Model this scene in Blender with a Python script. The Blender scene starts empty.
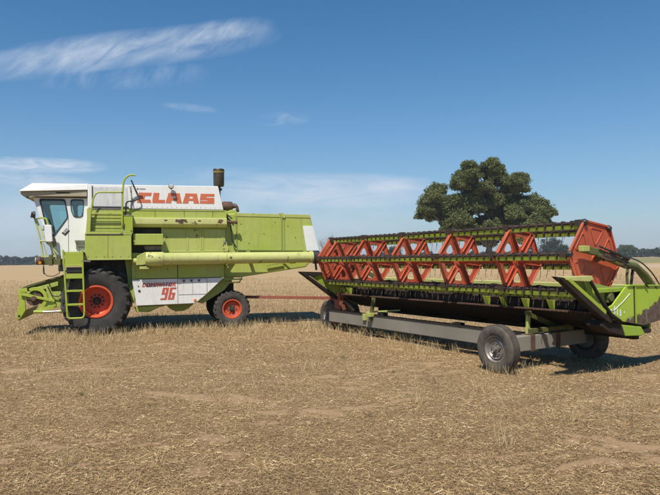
import bpy, bmesh, math, random
import numpy as np
from mathutils import Vector, Matrix
from mathutils.geometry import tessellate_polygon
R = math.radians
SC = bpy.context.scene
COL = SC.collection
random.seed(5); RNG = np.random.default_rng(5)

# ------------------------------------------------------------------ camera
cam_d = bpy.data.cameras.new('camera'); cam = bpy.data.objects.new('camera', cam_d); COL.objects.link(cam)
cam_d.sensor_width = 36; cam_d.lens = 36*600/660; cam_d.clip_start = .05; cam_d.clip_end = 9000
cam.location = (0, 0, 1.7)
pitch = math.atan((259.3-247.5)/600)
cam.rotation_euler = (Matrix.Rotation(math.pi/2+pitch, 4, 'X') @ Matrix.Rotation(-.0135, 4, 'Z')).to_euler()
SC.camera = cam

# ------------------------------------------------------------------ light
SUN_EL, SUN_AZ = R(58), R(195.5)          # sun behind the camera, a little to the left
SUN_DIR = Vector((math.sin(SUN_AZ)*math.cos(SUN_EL), math.cos(SUN_AZ)*math.cos(SUN_EL), math.sin(SUN_EL)))
sl = bpy.data.lights.new('sun', 'SUN'); sun = bpy.data.objects.new('sun', sl); COL.objects.link(sun)
sl.energy = 5.0; sl.angle = R(.5); sl.color = (1, .95, .86)
sun.rotation_euler = (-SUN_DIR).to_track_quat('-Z', 'Y').to_euler(); sun.location = (0, 0, 60)

SC.view_settings.view_transform = 'Standard'; SC.view_settings.look = 'None'
SC.view_settings.gamma = 1; SC.view_settings.use_curve_mapping = False
SC.view_settings.exposure = 0.12
SC.cycles.max_bounces = 6; SC.cycles.diffuse_bounces = 3; SC.cycles.transparent_max_bounces = 8

# ------------------------------------------------------------------ world: sky with thin cirrus
W = bpy.data.worlds.new('World'); SC.world = W; W.use_nodes = True
wn, wl = W.node_tree.nodes, W.node_tree.links
wn.clear()
def wnode(t, **k):
    n = wn.new(t)
    for a, b in k.items(): setattr(n, a, b)
    return n
def wmath(op, a, b=None, c=None):
    n = wnode('ShaderNodeMath', operation=op)
    for i, q in enumerate((a, b, c)):
        if q is None: continue
        if isinstance(q, (int, float)): n.inputs[i].default_value = q
        else: wl.new(q, n.inputs[i])
    return n.outputs[0]
sky = wnode('ShaderNodeTexSky', sky_type='NISHITA', sun_disc=False, sun_elevation=SUN_EL, sun_rotation=SUN_AZ,
            air_density=1.0, dust_density=.0, ozone_density=4.0, altitude=150)
bg = wnode('ShaderNodeBackground'); bg.inputs['Strength'].default_value = .11
out = wnode('ShaderNodeOutputWorld')
hsv = wnode('ShaderNodeHueSaturation'); hsv.inputs['Saturation'].default_value = 1.27; hsv.inputs['Value'].default_value = .93; hsv.inputs['Hue'].default_value = .496
wl.new(sky.outputs[0], hsv.inputs['Color'])
tc = wnode('ShaderNodeTexCoord'); sp = wnode('ShaderNodeSeparateXYZ'); wl.new(tc.outputs['Generated'], sp.inputs[0])
yy = wmath('MAXIMUM', sp.outputs[1], .05)
U = wmath('DIVIDE', sp.outputs[0], yy); V = wmath('DIVIDE', sp.outputs[2], yy)
front = wmath('GREATER_THAN', sp.outputs[1], .05)
def streak(u0, v0, ang, hl, hw, sx, sy, seed, lo, hi, amt, detail=6, dist=1.2, fang=0):
    """one streak of cirrus: centre, slope, half length, half width in tangent units"""
    du = wmath('SUBTRACT', U, u0); dv = wmath('SUBTRACT', V, v0)
    c, s = math.cos(ang), math.sin(ang)
    a = wmath('ADD', wmath('MULTIPLY', du, c), wmath('MULTIPLY', dv, s))
    b = wmath('SUBTRACT', wmath('MULTIPLY', dv, c), wmath('MULTIPLY', du, s))
    ea = wmath('POWER', wmath('ABSOLUTE', wmath('DIVIDE', a, hl)), 3.0)
    eb = wmath('POWER', wmath('ABSOLUTE', wmath('DIVIDE', b, hw)), 2.0)
    m = wmath('SUBTRACT', 1.0, wmath('ADD', ea, eb)); m = wmath('MAXIMUM', m, 0.0)
    cf, sf = math.cos(fang), math.sin(fang)
    a2 = wmath('ADD', wmath('MULTIPLY', a, cf), wmath('MULTIPLY', b, sf))
    b2 = wmath('SUBTRACT', wmath('MULTIPLY', b, cf), wmath('MULTIPLY', a, sf))
    cmb = wnode('ShaderNodeCombineXYZ')
    wl.new(wmath('MULTIPLY', a2, sx), cmb.inputs[0]); wl.new(wmath('MULTIPLY', b2, sy), cmb.inputs[1]); cmb.inputs[2].default_value = seed
    nz = wnode('ShaderNodeTexNoise'); nz.inputs['Scale'].default_value = 1; nz.inputs['Detail'].default_value = detail
    nz.inputs['Roughness'].default_value = .62; nz.inputs['Distortion'].default_value = dist
    wl.new(cmb.outputs[0], nz.inputs['Vector'])
    mr = wnode('ShaderNodeMapRange'); mr.inputs['From Min'].default_value = lo; mr.inputs['From Max'].default_value = hi
    wl.new(nz.outputs[0], mr.inputs['Value'])
    return wmath('MULTIPLY', wmath('MULTIPLY', m, mr.outputs[0]), amt)
P = lambda x, y: ((x-330)/600, (259.3-y)/600)
S = [streak(*P(135, 44), .085, .255, .034, 9, 34, 1.3, .30, .80, .72, 10, .8, .45),
     streak(*P(60, 55), .10, .19, .030, 7, 26, 4.2, .30, .8, .6, 10, .8, .3),
     streak(*P(215, 28), .12, .11, .020, 12, 36, 14.2, .32, .76, .5, 10, .8, .6),
     streak(*P(120, 72), .02, .16, .025, 14, 30, 24.2, .42, .75, .30, 10, .6, 1.1),
     streak(*P(190, 105), -.12, .050, .008, 18, 60, 2.7, .3, .7, .32),
     streak(*P(285, 118), .03, .05, .014, 22, 60, 8.5, .4, .75, .30, 9),
     streak(*P(40, 161), -.05, .12, .014, 16, 60, 7.7, .24, .60, .9, 9),
     streak(*P(35, 176), -.12, .11, .016, 14, 50, 9.1, .26, .66, .6, 9),
     streak(*P(330, 190), -.02, .20, .032, 7, 34, 3.1, .24, .68, .8, 9),
     streak(*P(400, 186), .10, .06, .014, 14, 60, 6.5, .3, .66, .4, 9),
     streak(*P(225, 178), -.04, .10, .024, 12, 50, 5.5, .35, .7, .32, 9),
     streak(*P(60, 215), -.02, .34, .075, 4, 14, 11., .2, .75, .62),
     streak(*P(260, 215), .0, .30, .05, 5, 18, 12., .22, .72, .55)]
tot = S[0]
for s_ in S[1:]: tot = wmath('ADD', tot, s_)
tot = wmath('MINIMUM', wmath('MULTIPLY', tot, front), .85)
# dusty blue haze low over the horizon
hz = wmath('MULTIPLY', wmath('POWER', 2.718, wmath('MULTIPLY', wmath('MAXIMUM', sp.outputs[2], 0.0), -7.5)), .85)
mixh = wnode('ShaderNodeMix', data_type='RGBA'); wl.new(hz, mixh.inputs[0]); wl.new(hsv.outputs[0], mixh.inputs[6]); mixh.inputs[7].default_value = (2.55, 3.45, 4.55, 1)
mixc = wnode('ShaderNodeMix', data_type='RGBA')
wl.new(tot, mixc.inputs[0]); wl.new(mixh.outputs[2], mixc.inputs[6]); mixc.inputs[7].default_value = (5.6, 6.2, 7.1, 1)
wl.new(mixc.outputs[2], bg.inputs['Color']); wl.new(bg.outputs[0], out.inputs[0])

# ------------------------------------------------------------------ materials
def mat_base(name):
    m = bpy.data.materials.new(name); m.use_nodes = True
    nt = m.node_tree; b = nt.nodes['Principled BSDF']
    return m, nt, b
def N(nt, t, **k):
    n = nt.nodes.new(t)
    for a, b in k.items(): setattr(n, a, b)
    return n
def noise(nt, vec, scale, detail=4, rough=.55, dist=0):
    n = N(nt, 'ShaderNodeTexNoise'); n.inputs['Scale'].default_value = scale; n.inputs['Detail'].default_value = detail
    n.inputs['Roughness'].default_value = rough; n.inputs['Distortion'].default_value = dist
    nt.links.new(vec, n.inputs['Vector']); return n.outputs[0]
def ramp(nt, v, lo, hi, a=0, b=1):
    n = N(nt, 'ShaderNodeMapRange'); n.inputs['From Min'].default_value = lo; n.inputs['From Max'].default_value = hi
    n.inputs['To Min'].default_value = a; n.inputs['To Max'].default_value = b
    nt.links.new(v, n.inputs['Value']); return n.outputs[0]
def mix(nt, f, a, b, mode='MIX'):
    n = N(nt, 'ShaderNodeMix', data_type='RGBA', blend_type=mode)
    for i, q in ((0, f), (6, a), (7, b)):
        if isinstance(q, (int, float)): n.inputs[i].default_value = q
        elif isinstance(q, (tuple, list)): n.inputs[i].default_value = (*q[:3], 1)
        else: nt.links.new(q, n.inputs[i])
    return n.outputs[2]
def mth(nt, op, a, b):
    n = N(nt, 'ShaderNodeMath', operation=op)
    for i, q in enumerate((a, b)):
        if isinstance(q, (int, float)): n.inputs[i].default_value = q
        else: nt.links.new(q, n.inputs[i])
    return n.outputs[0]
def mapping(nt, vec, scale):
    n = N(nt, 'ShaderNodeMapping'); n.inputs['Scale'].default_value = scale
    nt.links.new(vec, n.inputs['Vector']); return n.outputs[0]
RUST = (.16, .065, .028); DUST = (.30, .22, .13)
def paint(name, col, faded, rust=.0, dirt=.25, rough=.5, dirtcol=DUST, wear=None, bump=.45, spec=.4, seed=0):
    """weathered sheet-metal paint: faded areas, vertical dirt runs, rust spots, slightly uneven sheet"""
    m, nt, b = mat_base(name)
    t0 = N(nt, 'ShaderNodeTexCoord').outputs['Object']
    mp = N(nt, 'ShaderNodeMapping'); mp.inputs['Location'].default_value = (seed*3.1, seed*1.7, seed*.9); nt.links.new(t0, mp.inputs['Vector']); t = mp.outputs[0]
    c = mix(nt, ramp(nt, noise(nt, t, 1.3, 5, .6), .35, .68), col, faded)
    run = noise(nt, mapping(nt, t, (9, 9, .8)), 1.4, 5, .6)
    c = mix(nt, mth(nt, 'MULTIPLY', ramp(nt, run, .5, .78), dirt), c, dirtcol)
    blot = noise(nt, t, 7, 7, .68)
    c = mix(nt, mth(nt, 'MULTIPLY', ramp(nt, blot, .52, .74), dirt*.8), c, dirtcol)
    if rust > 0:
        r1 = noise(nt, t, 4.5, 8, .62)
        f = ramp(nt, r1, .74-rust*.28, .78-rust*.26)
        c = mix(nt, f, c, mix(nt, ramp(nt, noise(nt, t, 30, 4), .3, .7), RUST, (.085, .04, .024)))
        r2 = noise(nt, mapping(nt, t, (5, 5, .5)), 1.7, 4, .5)
        c = mix(nt, mth(nt, 'MULTIPLY', ramp(nt, r2, .66, .8), min(1, rust*1.6)), c, (.30, .13, .05))
    if wear:                                     # bare, rusty lower part of a sheet: (height at which it starts, softness)
        sx = N(nt, 'ShaderNodeSeparateXYZ'); nt.links.new(t0, sx.inputs[0])
        h = mth(nt, 'ADD', sx.outputs[2], mth(nt, 'MULTIPLY', noise(nt, t0, 3.2, 8, .7), -wear[1]))
        if len(wear) > 2: h = mth(nt, 'SUBTRACT', h, mth(nt, 'MULTIPLY', sx.outputs[1], wear[2]))
        f = ramp(nt, h, wear[0]+.012, wear[0]-.012)
        c = mix(nt, f, c, mix(nt, ramp(nt, noise(nt, t0, 14, 5), .35, .7), (.07, .042, .03), (.15, .10, .075)))
        scr = noise(nt, mapping(nt, t0, (14, 14, 2.2)), 1.2, 4, .6)
        lowm = ramp(nt, h, wear[0]+.22, wear[0]+.05)
        c = mix(nt, mth(nt, 'MULTIPLY', ramp(nt, scr, .60, .66), mth(nt, 'MULTIPLY', lowm, .25)), c, (.5, .5, .44))
    c = mix(nt, ramp(nt, noise(nt, t, 85, 3), .3, .7, 0, .14), c, (.03, .03, .02))
    nt.links.new(c, b.inputs['Base Color'])
    nt.links.new(ramp(nt, noise(nt, t, 9, 5), .3, .7, rough-.1, rough+.18), b.inputs['Roughness'])
    b.inputs['Specular IOR Level'].default_value = spec
    bp = N(nt, 'ShaderNodeBump'); bp.inputs['Strength'].default_value = bump; bp.inputs['Distance'].default_value = .02
    nt.links.new(mth(nt, 'ADD', noise(nt, t, 2.1, 3, .45), mth(nt, 'MULTIPLY', noise(nt, t, 70, 3), .04)), bp.inputs['Height'])
    nt.links.new(bp.outputs[0], b.inputs['Normal'])
    return m
def plain(name, col, rough=.6, metal=0, var=.3, scale=12, col2=None, bump=.2):
    m, nt, b = mat_base(name); t = N(nt, 'ShaderNodeTexCoord').outputs['Object']
    c2 = col2 or tuple(x*.5 for x in col)
    c = mix(nt, ramp(nt, noise(nt, t, scale, 6, .6), .35, .7, 0, 1 if col2 else var), col, c2)
    nt.links.new(c, b.inputs['Base Color']); b.inputs['Roughness'].default_value = rough; b.inputs['Metallic'].default_value = metal
    bp = N(nt, 'ShaderNodeBump'); bp.inputs['Strength'].default_value = bump; bp.inputs['Distance'].default_value = .01
    nt.links.new(noise(nt, t, scale*2, 4), bp.inputs['Height']); nt.links.new(bp.outputs[0], b.inputs['Normal'])
    return m
M = {}
GR, GRF = (.385, .455, .065), (.43, .475, .12)
M['green'] = paint('green_paint', GR, GRF, .2, .3, .46, dirtcol=(.22, .20, .09))
M['green_rust'] = paint('rusty_green_paint', (.42, .46, .10), (.46, .49, .15), .42, .3, .55, seed=2)
M['green_pale'] = paint('faded_green_paint', (.51, .53, .16), (.55, .55, .21), .42, .3, .5, seed=4)
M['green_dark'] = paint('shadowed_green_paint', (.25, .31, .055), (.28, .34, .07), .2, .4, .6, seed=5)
M['green_new'] = paint('bright_green_paint', (.35, .43, .035), (.39, .46, .06), .1, .18, .45, seed=6)
M['green_head'] = paint('header_green_paint', (.27, .41, .025), (.34, .47, .05), .16, .2, .5, seed=7)
M['sheet'] = paint('worn_header_sheet', (.36, .50, .03), (.42, .54, .06), .1, .1, .45, wear=(.35, .44, .33), seed=8)
M['bat'] = paint('bat_green_paint', (.36, .47, .035), (.44, .52, .08), .2, .3, .55, seed=9)
M['white'] = paint('white_paint', (.84, .83, .79), (.80, .79, .74), .03, .12, .4, dirtcol=(.42, .38, .30), seed=1, bump=.12)
M['white_panel'] = paint('white_panel_paint', (.82, .81, .77), (.74, .72, .66), .14, .3, .45, dirtcol=(.4, .34, .24), seed=3, bump=.2)
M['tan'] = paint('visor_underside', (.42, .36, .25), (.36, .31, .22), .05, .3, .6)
M['zinc'] = paint('scuffed_zinc_sheet', (.60, .60, .59), (.70, .70, .68), 0, .7, .5, dirtcol=(.38, .38, .36), seed=5)
M['orange'] = paint('orange_paint', (.50, .075, .028), (.56, .14, .07), .2, .4, .5, dirtcol=(.22, .10, .05), seed=3)
M['orange_rim'] = paint('orange_rim_paint', (.60, .085, .028), (.60, .11, .05), .05, .12, .45)
M['letter'] = paint('orange_lettering', (.62, .14, .06), (.66, .2, .1), 0, .08, .5, bump=0)
M['letter_red'] = paint('red_lettering', (.50, .06, .035), (.55, .12, .08), 0, .1, .5, bump=0)
M['red_bar'] = paint('red_brown_bar', (.27, .065, .035), (.30, .10, .06), .4, .3, .6)
M['beam'] = paint('grey_beam_paint', (.22, .20, .165), (.29, .265, .22), .3, .4, .6, seed=6)
M['olive'] = paint('dirty_olive_paint', (.10, .11, .03), (.15, .15, .045), .3, .6, .6, dirtcol=(.05, .04, .025), seed=7)
M['brown'] = paint('dirty_brown_steel', (.022, .016, .012), (.034, .025, .018), .12, .25, .8, dirtcol=(.06, .045, .03), spec=.25)
M['tube_brown'] = paint('greasy_brown_tube', (.035, .024, .02), (.07, .04, .03), .3, .4, .6, dirtcol=(.2, .16, .12))
M['black'] = plain('black_paint', (.018, .018, .018), .5, 0, .5, 8, (.045, .042, .038))
M['dark'] = plain('dark_machinery', (.022, .022, .018), .75, 0, .5, 5, (.055, .05, .035))
M['can'] = plain('sooty_can', (.03, .028, .022), .55, .2, .5, 6, (.085, .065, .035))
M['yellow_band'] = plain('dull_yellow_band', (.22, .16, .03), .6)
M['muffler'] = plain('rusty_muffler', (.085, .05, .035), .8, .1, .5, 9, (.15, .08, .05))
M['tyre'] = plain('tyre_rubber', (.022, .021, .020), .82, 0, .5, 5, (.055, .048, .040), .4)
M['tyre_dusty'] = plain('dusty_tyre_rubber', (.055, .048, .040), .88, 0, .5, 7, (.13, .105, .08), .4)
M['tyre_worn'] = plain('worn_tyre_rubber', (.034, .030, .026), .86, 0, .5, 6, (.095, .078, .06), .4)
M['rim_grey'] = plain('dusty_silver_rim', (.26, .24, .21), .5, .35, .5, 14, (.18, .15, .12))
M['steel'] = plain('bright_steel', (.6, .6, .6), .3, .8, .2, 10)
M['seat'] = plain('black_vinyl', (.03, .03, .035), .6)
M['lens'] = plain('lamp_lens', (.55, .55, .52), .15)
M['amber'] = plain('amber_reflector', (.65, .22, .02), .3)
def glass():
    m, nt, b = mat_base('cab_glass')
    for n in list(nt.nodes):
        if n != nt.nodes.get('Material Output'): nt.nodes.remove(n)
    o = nt.nodes['Material Output']
    tr = N(nt, 'ShaderNodeBsdfTransparent'); tr.inputs[0].default_value = (.78, .90, .90, 1)
    gl = N(nt, 'ShaderNodeBsdfGlossy'); gl.inputs['Roughness'].default_value = .03
    fr = N(nt, 'ShaderNodeFresnel'); fr.inputs[0].default_value = 1.5
    f = mth(nt, 'ADD', fr.outputs[0], .06)
    mx = N(nt, 'ShaderNodeMixShader'); nt.links.new(f, mx.inputs[0]); nt.links.new(tr.outputs[0], mx.inputs[1]); nt.links.new(gl.outputs[0], mx.inputs[2])
    nt.links.new(mx.outputs[0], o.inputs[0]); return m
M['glass'] = glass()

# ------------------------------------------------------------------ mesh helpers
class MB:
    def __init__(s): s.v = []; s.f = []
    def add(s, vs, fs):
        k = len(s.v); s.v += [tuple(p) for p in vs]; s.f += [tuple(i+k for i in f) for f in fs]; return s
    def box(s, x0, x1, y0, y1, z0, z1):
        return s.add([(x, y, z) for x in (x0, x1) for y in (y0, y1) for z in (z0, z1)],
                     [(0, 1, 3, 2), (4, 6, 7, 5), (0, 4, 5, 1), (2, 3, 7, 6), (0, 2, 6, 4), (1, 5, 7, 3)])
    def prism(s, poly, a, b, ax='y', holes=()):
        """polygon extruded from a to b: ax y -> poly in xz, ax x -> poly in yz, ax z -> poly in xy"""
        def P3(p, t):
            return (p[0], t, p[1]) if ax == 'y' else ((t, p[0], p[1]) if ax == 'x' else (p[0], p[1], t))
        loops = [list(poly)]+[list(h) for h in holes]
        flat = [p for l in loops for p in l]
        tris = tessellate_polygon([[Vector((p[0], p[1], 0)) for p in l] for l in loops])
        n = len(flat); vs = [P3(p, a) for p in flat]+[P3(p, b) for p in flat]; fs = []
        if holes:
            fs += [tuple(t) for t in tris]+[tuple(i+n for i in reversed(t)) for t in tris]
        else:
            fs += [tuple(range(n)), tuple(range(2*n-1, n-1, -1))]
        o = 0
        for l in loops:
            m_ = len(l)
            for i in range(m_):
                j = (i+1) % m_; fs.append((o+i, o+j, o+j+n, o+i+n))
            o += m_
        return s.add(vs, fs)
    def bar(s, p, q, w, h=None, up=(0, 0, 1)):
        """rectangular bar from p to q"""
        p, q = Vector(p), Vector(q); d = (q-p).normalized(); u = Vector(up)
        if abs(d.dot(u)) > .97: u = Vector((1, 0, 0))
        a = d.cross(u).normalized(); b = a.cross(d).normalized(); h = h or w
        vs = [c+a*(i*w/2)+b*(j*h/2) for c in (p, q) for i, j in ((-1, -1), (1, -1), (1, 1), (-1, 1))]
        return s.add(vs, [(0, 1, 2, 3), (7, 6, 5, 4), (0, 4, 5, 1), (1, 5, 6, 2), (2, 6, 7, 3), (3, 7, 4, 0)])
    def tube(s, pts, r, n=10, cap=True):
        pts = [Vector(p) for p in pts]; k = len(pts); rs = r if isinstance(r, (list, tuple)) else [r]*k
        ref = None; vs = []; fs = []
        for i, p in enumerate(pts):
            d = (pts[min(i+1, k-1)]-pts[max(i-1, 0)]).normalized()
            if ref is None:
                ref = Vector((0, 0, 1)) if abs(d.z) < .9 else Vector((1, 0, 0))
            a = (ref-d*ref.dot(d)).normalized(); b = d.cross(a); ref = a
            for j in range(n):
                t = 2*math.pi*j/n; vs.append(p+(a*math.cos(t)+b*math.sin(t))*rs[i])
        for i in range(k-1):
            for j in range(n):
                j2 = (j+1) % n; fs.append((i*n+j, i*n+j2, (i+1)*n+j2, (i+1)*n+j))
        if cap: fs += [tuple(range(n-1, -1, -1)), tuple(range((k-1)*n, k*n))]
        return s.add(vs, fs)
    def lathe(s, prof, c, axis='y', n=40, closed=False):
        """profile of (radius, offset along axis) spun about axis through c"""
        vs = []; fs = []; k = len(prof)
        for j in range(n):
            t = 2*math.pi*j/n; ct, st = math.cos(t), math.sin(t)
            for r, o in prof:
                if axis == 'y': vs.append((c[0]+r*ct, c[1]+o, c[2]+r*st))
                elif axis == 'x': vs.append((c[0]+o, c[1]+r*ct, c[2]+r*st))
                else: vs.append((c[0]+r*ct, c[1]+r*st, c[2]+o))
        for j in range(n):
            j2 = (j+1) % n
            for i in range(k if closed else k-1):
                i2 = (i+1) % k; fs.append((j*k+i, j*k+i2, j2*k+i2, j2*k+i))
        return s.add(vs, fs)
    def build(s, name, m, parent=None, bevel=0, smooth=None, origin=None):
        me = bpy.data.meshes.new(name); vs = s.v
        if origin: vs = [(a-origin[0], b-origin[1], c-origin[2]) for a, b, c in vs]
        me.from_pydata(vs, [], s.f)
        bm = bmesh.new(); bm.from_mesh(me); bmesh.ops.recalc_face_normals(bm, faces=bm.faces); bm.to_mesh(me); bm.free()
        me.materials.append(M[m] if isinstance(m, str) else m)
        o = bpy.data.objects.new(name, me); COL.objects.link(o)
        if origin: o.location = origin
        if parent is not None: o.parent = parent
        if smooth: 
            me.polygons.foreach_set('use_smooth', [True]*len(me.polygons)); me.set_sharp_from_angle(angle=R(smooth))
        if bevel:
            b = o.modifiers.new('bevel', 'BEVEL'); b.width = bevel; b.segments = 2; b.limit_method = 'ANGLE'; b.angle_limit = R(35)
        return o
def tag(o, label=None, cat=None, group=None, kind=None):
    for k, v_ in (('label', label), ('category', cat), ('group', group), ('kind', kind)):
        if v_: o[k] = v_
    return o
def empty(name, loc, rz=0):
    o = bpy.data.objects.new(name, None); COL.objects.link(o); o.location = loc; o.rotation_euler = (0, 0, rz); return o
def arc(cx, cz, r, a0, a1, n=6):
    return [(cx+r*math.cos(R(a0+(a1-a0)*i/n)), cz+r*math.sin(R(a0+(a1-a0)*i/n))) for i in range(n+1)]
def rpoly(pts, r, n=4):
    """polygon with rounded corners"""
    out = []; k = len(pts)
    for i in range(k):
        p = Vector(pts[i]); a = (Vector(pts[i-1])-p); b = (Vector(pts[(i+1) % k])-p)
        ra = min(r, a.length*.45, b.length*.45); A = p+a.normalized()*ra; B = p+b.normalized()*ra
        for j in range(n+1):
            t = j/n; out.append(tuple(A*(1-t)**2+p*2*t*(1-t)+B*t*t))
    return out
def bend(pts, r, n=5):
    """open path with rounded corners (3D)"""
    out = [tuple(pts[0])]
    for i in range(1, len(pts)-1):
        p = Vector(pts[i]); a = Vector(pts[i-1])-p; b = Vector(pts[i+1])-p
        ra = min(r, a.length*.45, b.length*.45); A = p+a.normalized()*ra; B = p+b.normalized()*ra
        for j in range(n+1):
            t = j/n; out.append(tuple(A*(1-t)**2+p*2*t*(1-t)+B*t*t))
    out.append(tuple(pts[-1])); return out

# ------------------------------------------------------------------ ground
def gh(x, y):
    f = np.exp(-(np.maximum(0, np.hypot(x, y-12)-25)/30.)**2)
    return f*(.012*np.sin(1.7*x+.6*y)+.010*np.sin(.9*x-2.1*y+1)+.007*np.sin(3.1*x+2.7*y+2))
def axis_pts(lo, hi, step, far):
    a = list(np.arange(lo, hi+1e-6, step)); s = step
    r = [a[-1]]
    while r[-1] < far: s *= 1.35; r.append(r[-1]+s)
    s = step; l = [a[0]]
    while l[-1] > -far: s *= 1.35; l.append(l[-1]-s)
    return np.array(l[::-1][:-1]+a+r[1:])
xs = axis_pts(-12, 12, .09, 5500); ys = axis_pts(3, 16, .09, 5500)
X, Y = np.meshgrid(xs, ys); Z = gh(X, Y)
gv = np.stack([X.ravel(), Y.ravel(), Z.ravel()], 1)
nx, ny = len(xs), len(ys)
ii = (np.arange(ny-1)[:, None]*nx+np.arange(nx-1)[None]).ravel()
gf = np.stack([ii, ii+1, ii+nx+1, ii+nx], 1)
def np_mesh(name, v, f, m, attr=None):
    me = bpy.data.meshes.new(name)
    me.vertices.add(len(v)); me.vertices.foreach_set('co', np.asarray(v, np.float32).ravel())
    k = f.shape[1]
    me.loops.add(f.size); me.loops.foreach_set('vertex_index', f.astype(np.int32).ravel())
    me.polygons.add(len(f)); me.polygons.foreach_set('loop_start', np.arange(0, f.size, k, dtype=np.int32))
    me.update(calc_edges=True); me.validate()
    me.materials.append(m)
    o = bpy.data.objects.new(name, me); COL.objects.link(o); return o
def field_mat():
    m, nt, b = mat_base('stubble_field')
    t = N(nt, 'ShaderNodeNewGeometry').outputs['Position']
    soil = mix(nt, ramp(nt, noise(nt, t, 9, 7, .65), .3, .7), (.33, .20, .105), (.43, .28, .155))
    straw = mix(nt, ramp(nt, noise(nt, mapping(nt, t, (1, 1.6, 1)), 38, 6, .75), .38, .62), (.13, .075, .037), (.43, .28, .135))
    cov = noise(nt, mapping(nt, t, (.9, 2.2, 1)), 1.3, 8, .68, .4)
    c = mix(nt, ramp(nt, cov, .30, .42), soil, straw)
    ba = N(nt, 'ShaderNodeAttribute'); ba.attribute_name = 'bare'
    c = mix(nt, ramp(nt, mth(nt, 'ADD', ba.outputs['Fac'], mth(nt, 'MULTIPLY', noise(nt, t, 14, 5, .7), .6)), .55, .85), c, soil)
    # broad paler and browner tracts, header rows running across the paddock
    c = mix(nt, ramp(nt, noise(nt, mapping(nt, t, (.25, 1, 1)), .10, 6, .6), .35, .65, 0, .5), c, (.43, .32, .18))
    sx = N(nt, 'ShaderNodeSeparateXYZ'); nt.links.new(t, sx.inputs[0])
    far = ramp(nt, sx.outputs[1], 18, 60)
    rows = noise(nt, mapping(nt, t, (.02, .55, 1)), .8, 4, .6)
    farc = mix(nt, ramp(nt, rows, .35, .65), (.42, .28, .135), (.52, .365, .19))
    farc = mix(nt, ramp(nt, noise(nt, t, 1.2, 6, .7), .4, .7, 0, .4), farc, (.33, .25, .15))
    c = mix(nt, mth(nt, 'MULTIPLY', far, .75), c, farc)
    # a greener paddock and a bare track far off on the right
    gm = mth(nt, 'MULTIPLY', ramp(nt, sx.outputs[0], 45, 60), mth(nt, 'MULTIPLY', ramp(nt, sx.outputs[1], 120, 135), ramp(nt, sx.outputs[1], 420, 400)))
    c = mix(nt, mth(nt, 'MULTIPLY', gm, .8), c, (.19, .185, .075))
    tm = mth(nt, 'MULTIPLY', ramp(nt, sx.outputs[0], 24, 34), mth(nt, 'MULTIPLY', ramp(nt, sx.outputs[1], 78, 84), ramp(nt, sx.outputs[1], 112, 104)))
    c = mix(nt, mth(nt, 'MULTIPLY', tm, .6), c, (.48, .35, .26))
    nt.links.new(c, b.inputs['Base Color']); b.inputs['Roughness'].default_value = .95; b.inputs['Specular IOR Level'].default_value = .15
    bp = N(nt, 'ShaderNodeBump'); bp.inputs['Strength'].default_value = .8; bp.inputs['Distance'].default_value = .04
    nt.links.new(mth(nt, 'ADD', noise(nt, t, 22, 6, .7), noise(nt, t, 3, 5)), bp.inputs['Height']); nt.links.new(bp.outputs[0], b.inputs['Normal'])
    return m
def patchy(x, y):
    return np.sin(1.3*x+.5*y)*np.sin(.7*x-1.9*y+1.3)+.6*np.sin(2.9*x+1.1*y+.4)*np.sin(1.7*y-.8*x)
def litter(x, z):
    a = x+.5*np.sin(1.7*z)+.3*np.sin(3.9*z+x); b = z+.35*np.sin(1.3*x+2)+.12*np.sin(5.1*x)
    return .8*patchy(a*.55+.4*b, b*1.25)+.7*patchy(a*1.9-.6*b, b*4.3+1.1*a)+.55*patchy(a*4.3+b, b*8.7+2)+.35*patchy(a*9.1+b, b*15.7+2)
g = np_mesh('ground', gv, gf, field_mat()); g['kind'] = 'structure'
at_ = g.data.attributes.new('bare', 'FLOAT', 'POINT')
bare_ = np.clip((-1.02-litter(gv[:, 0], gv[:, 1]))/.4+.5, 0, 1)*(np.hypot(gv[:, 0], gv[:, 1]) < 30)
at_.data.foreach_set('value', bare_.astype(np.float32))

def island_mat(name, cols, trans=0.0, rough=.8, tone=None):
    m, nt, b = mat_base(name)
    r = N(nt, 'ShaderNodeNewGeometry').outputs['Random Per Island']
    cr = N(nt, 'ShaderNodeValToRGB'); nt.links.new(r, cr.inputs[0])
    e = cr.color_ramp.elements
    for i, c in enumerate(cols):
        el = e[i] if i < 2 else e.new(i/(len(cols)-1))
        el.position = i/(len(cols)-1); el.color = (*c, 1)
    oc_ = cr.outputs[0]
    if tone:                                                     # trampled darker and bleached paler drifts of straw
        ps = N(nt, 'ShaderNodeNewGeometry').outputs['Position']
        nn_ = noise(nt, mapping(nt, ps, (1, 1.7, 1)), 1.1, 6, .68)
        oc_ = mix(nt, 1.0, oc_, mix(nt, ramp(nt, nn_, .36, .64), (tone[0], tone[0]*.95, tone[0]*.88), (tone[1], tone[1], tone[1]*.97)), 'MULTIPLY')
    nt.links.new(oc_, b.inputs['Base Color']); b.inputs['Roughness'].default_value = rough
    b.inputs['Specular IOR Level'].default_value = .2
    if trans:
        o = nt.nodes['Material Output']; tl = N(nt, 'ShaderNodeBsdfTranslucent'); nt.links.new(cr.outputs[0], tl.inputs[0])
        mx = N(nt, 'ShaderNodeMixShader'); mx.inputs[0].default_value = trans
        nt.links.new(b.outputs[0], mx.inputs[1]); nt.links.new(tl.outputs[0], mx.inputs[2]); nt.links.new(mx.outputs[0], o.inputs[0])
    return m
straw_m = island_mat('straw', [(.09, .052, .026), (.21, .128, .06), (.31, .20, .095), (.40, .27, .13), (.50, .35, .175), (.76, .61, .38)], tone=(.72, 1.25))
stub_m = island_mat('standing_stubble', [(.28, .19, .09), (.42, .30, .15), (.54, .41, .22), (.68, .55, .33)])

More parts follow.
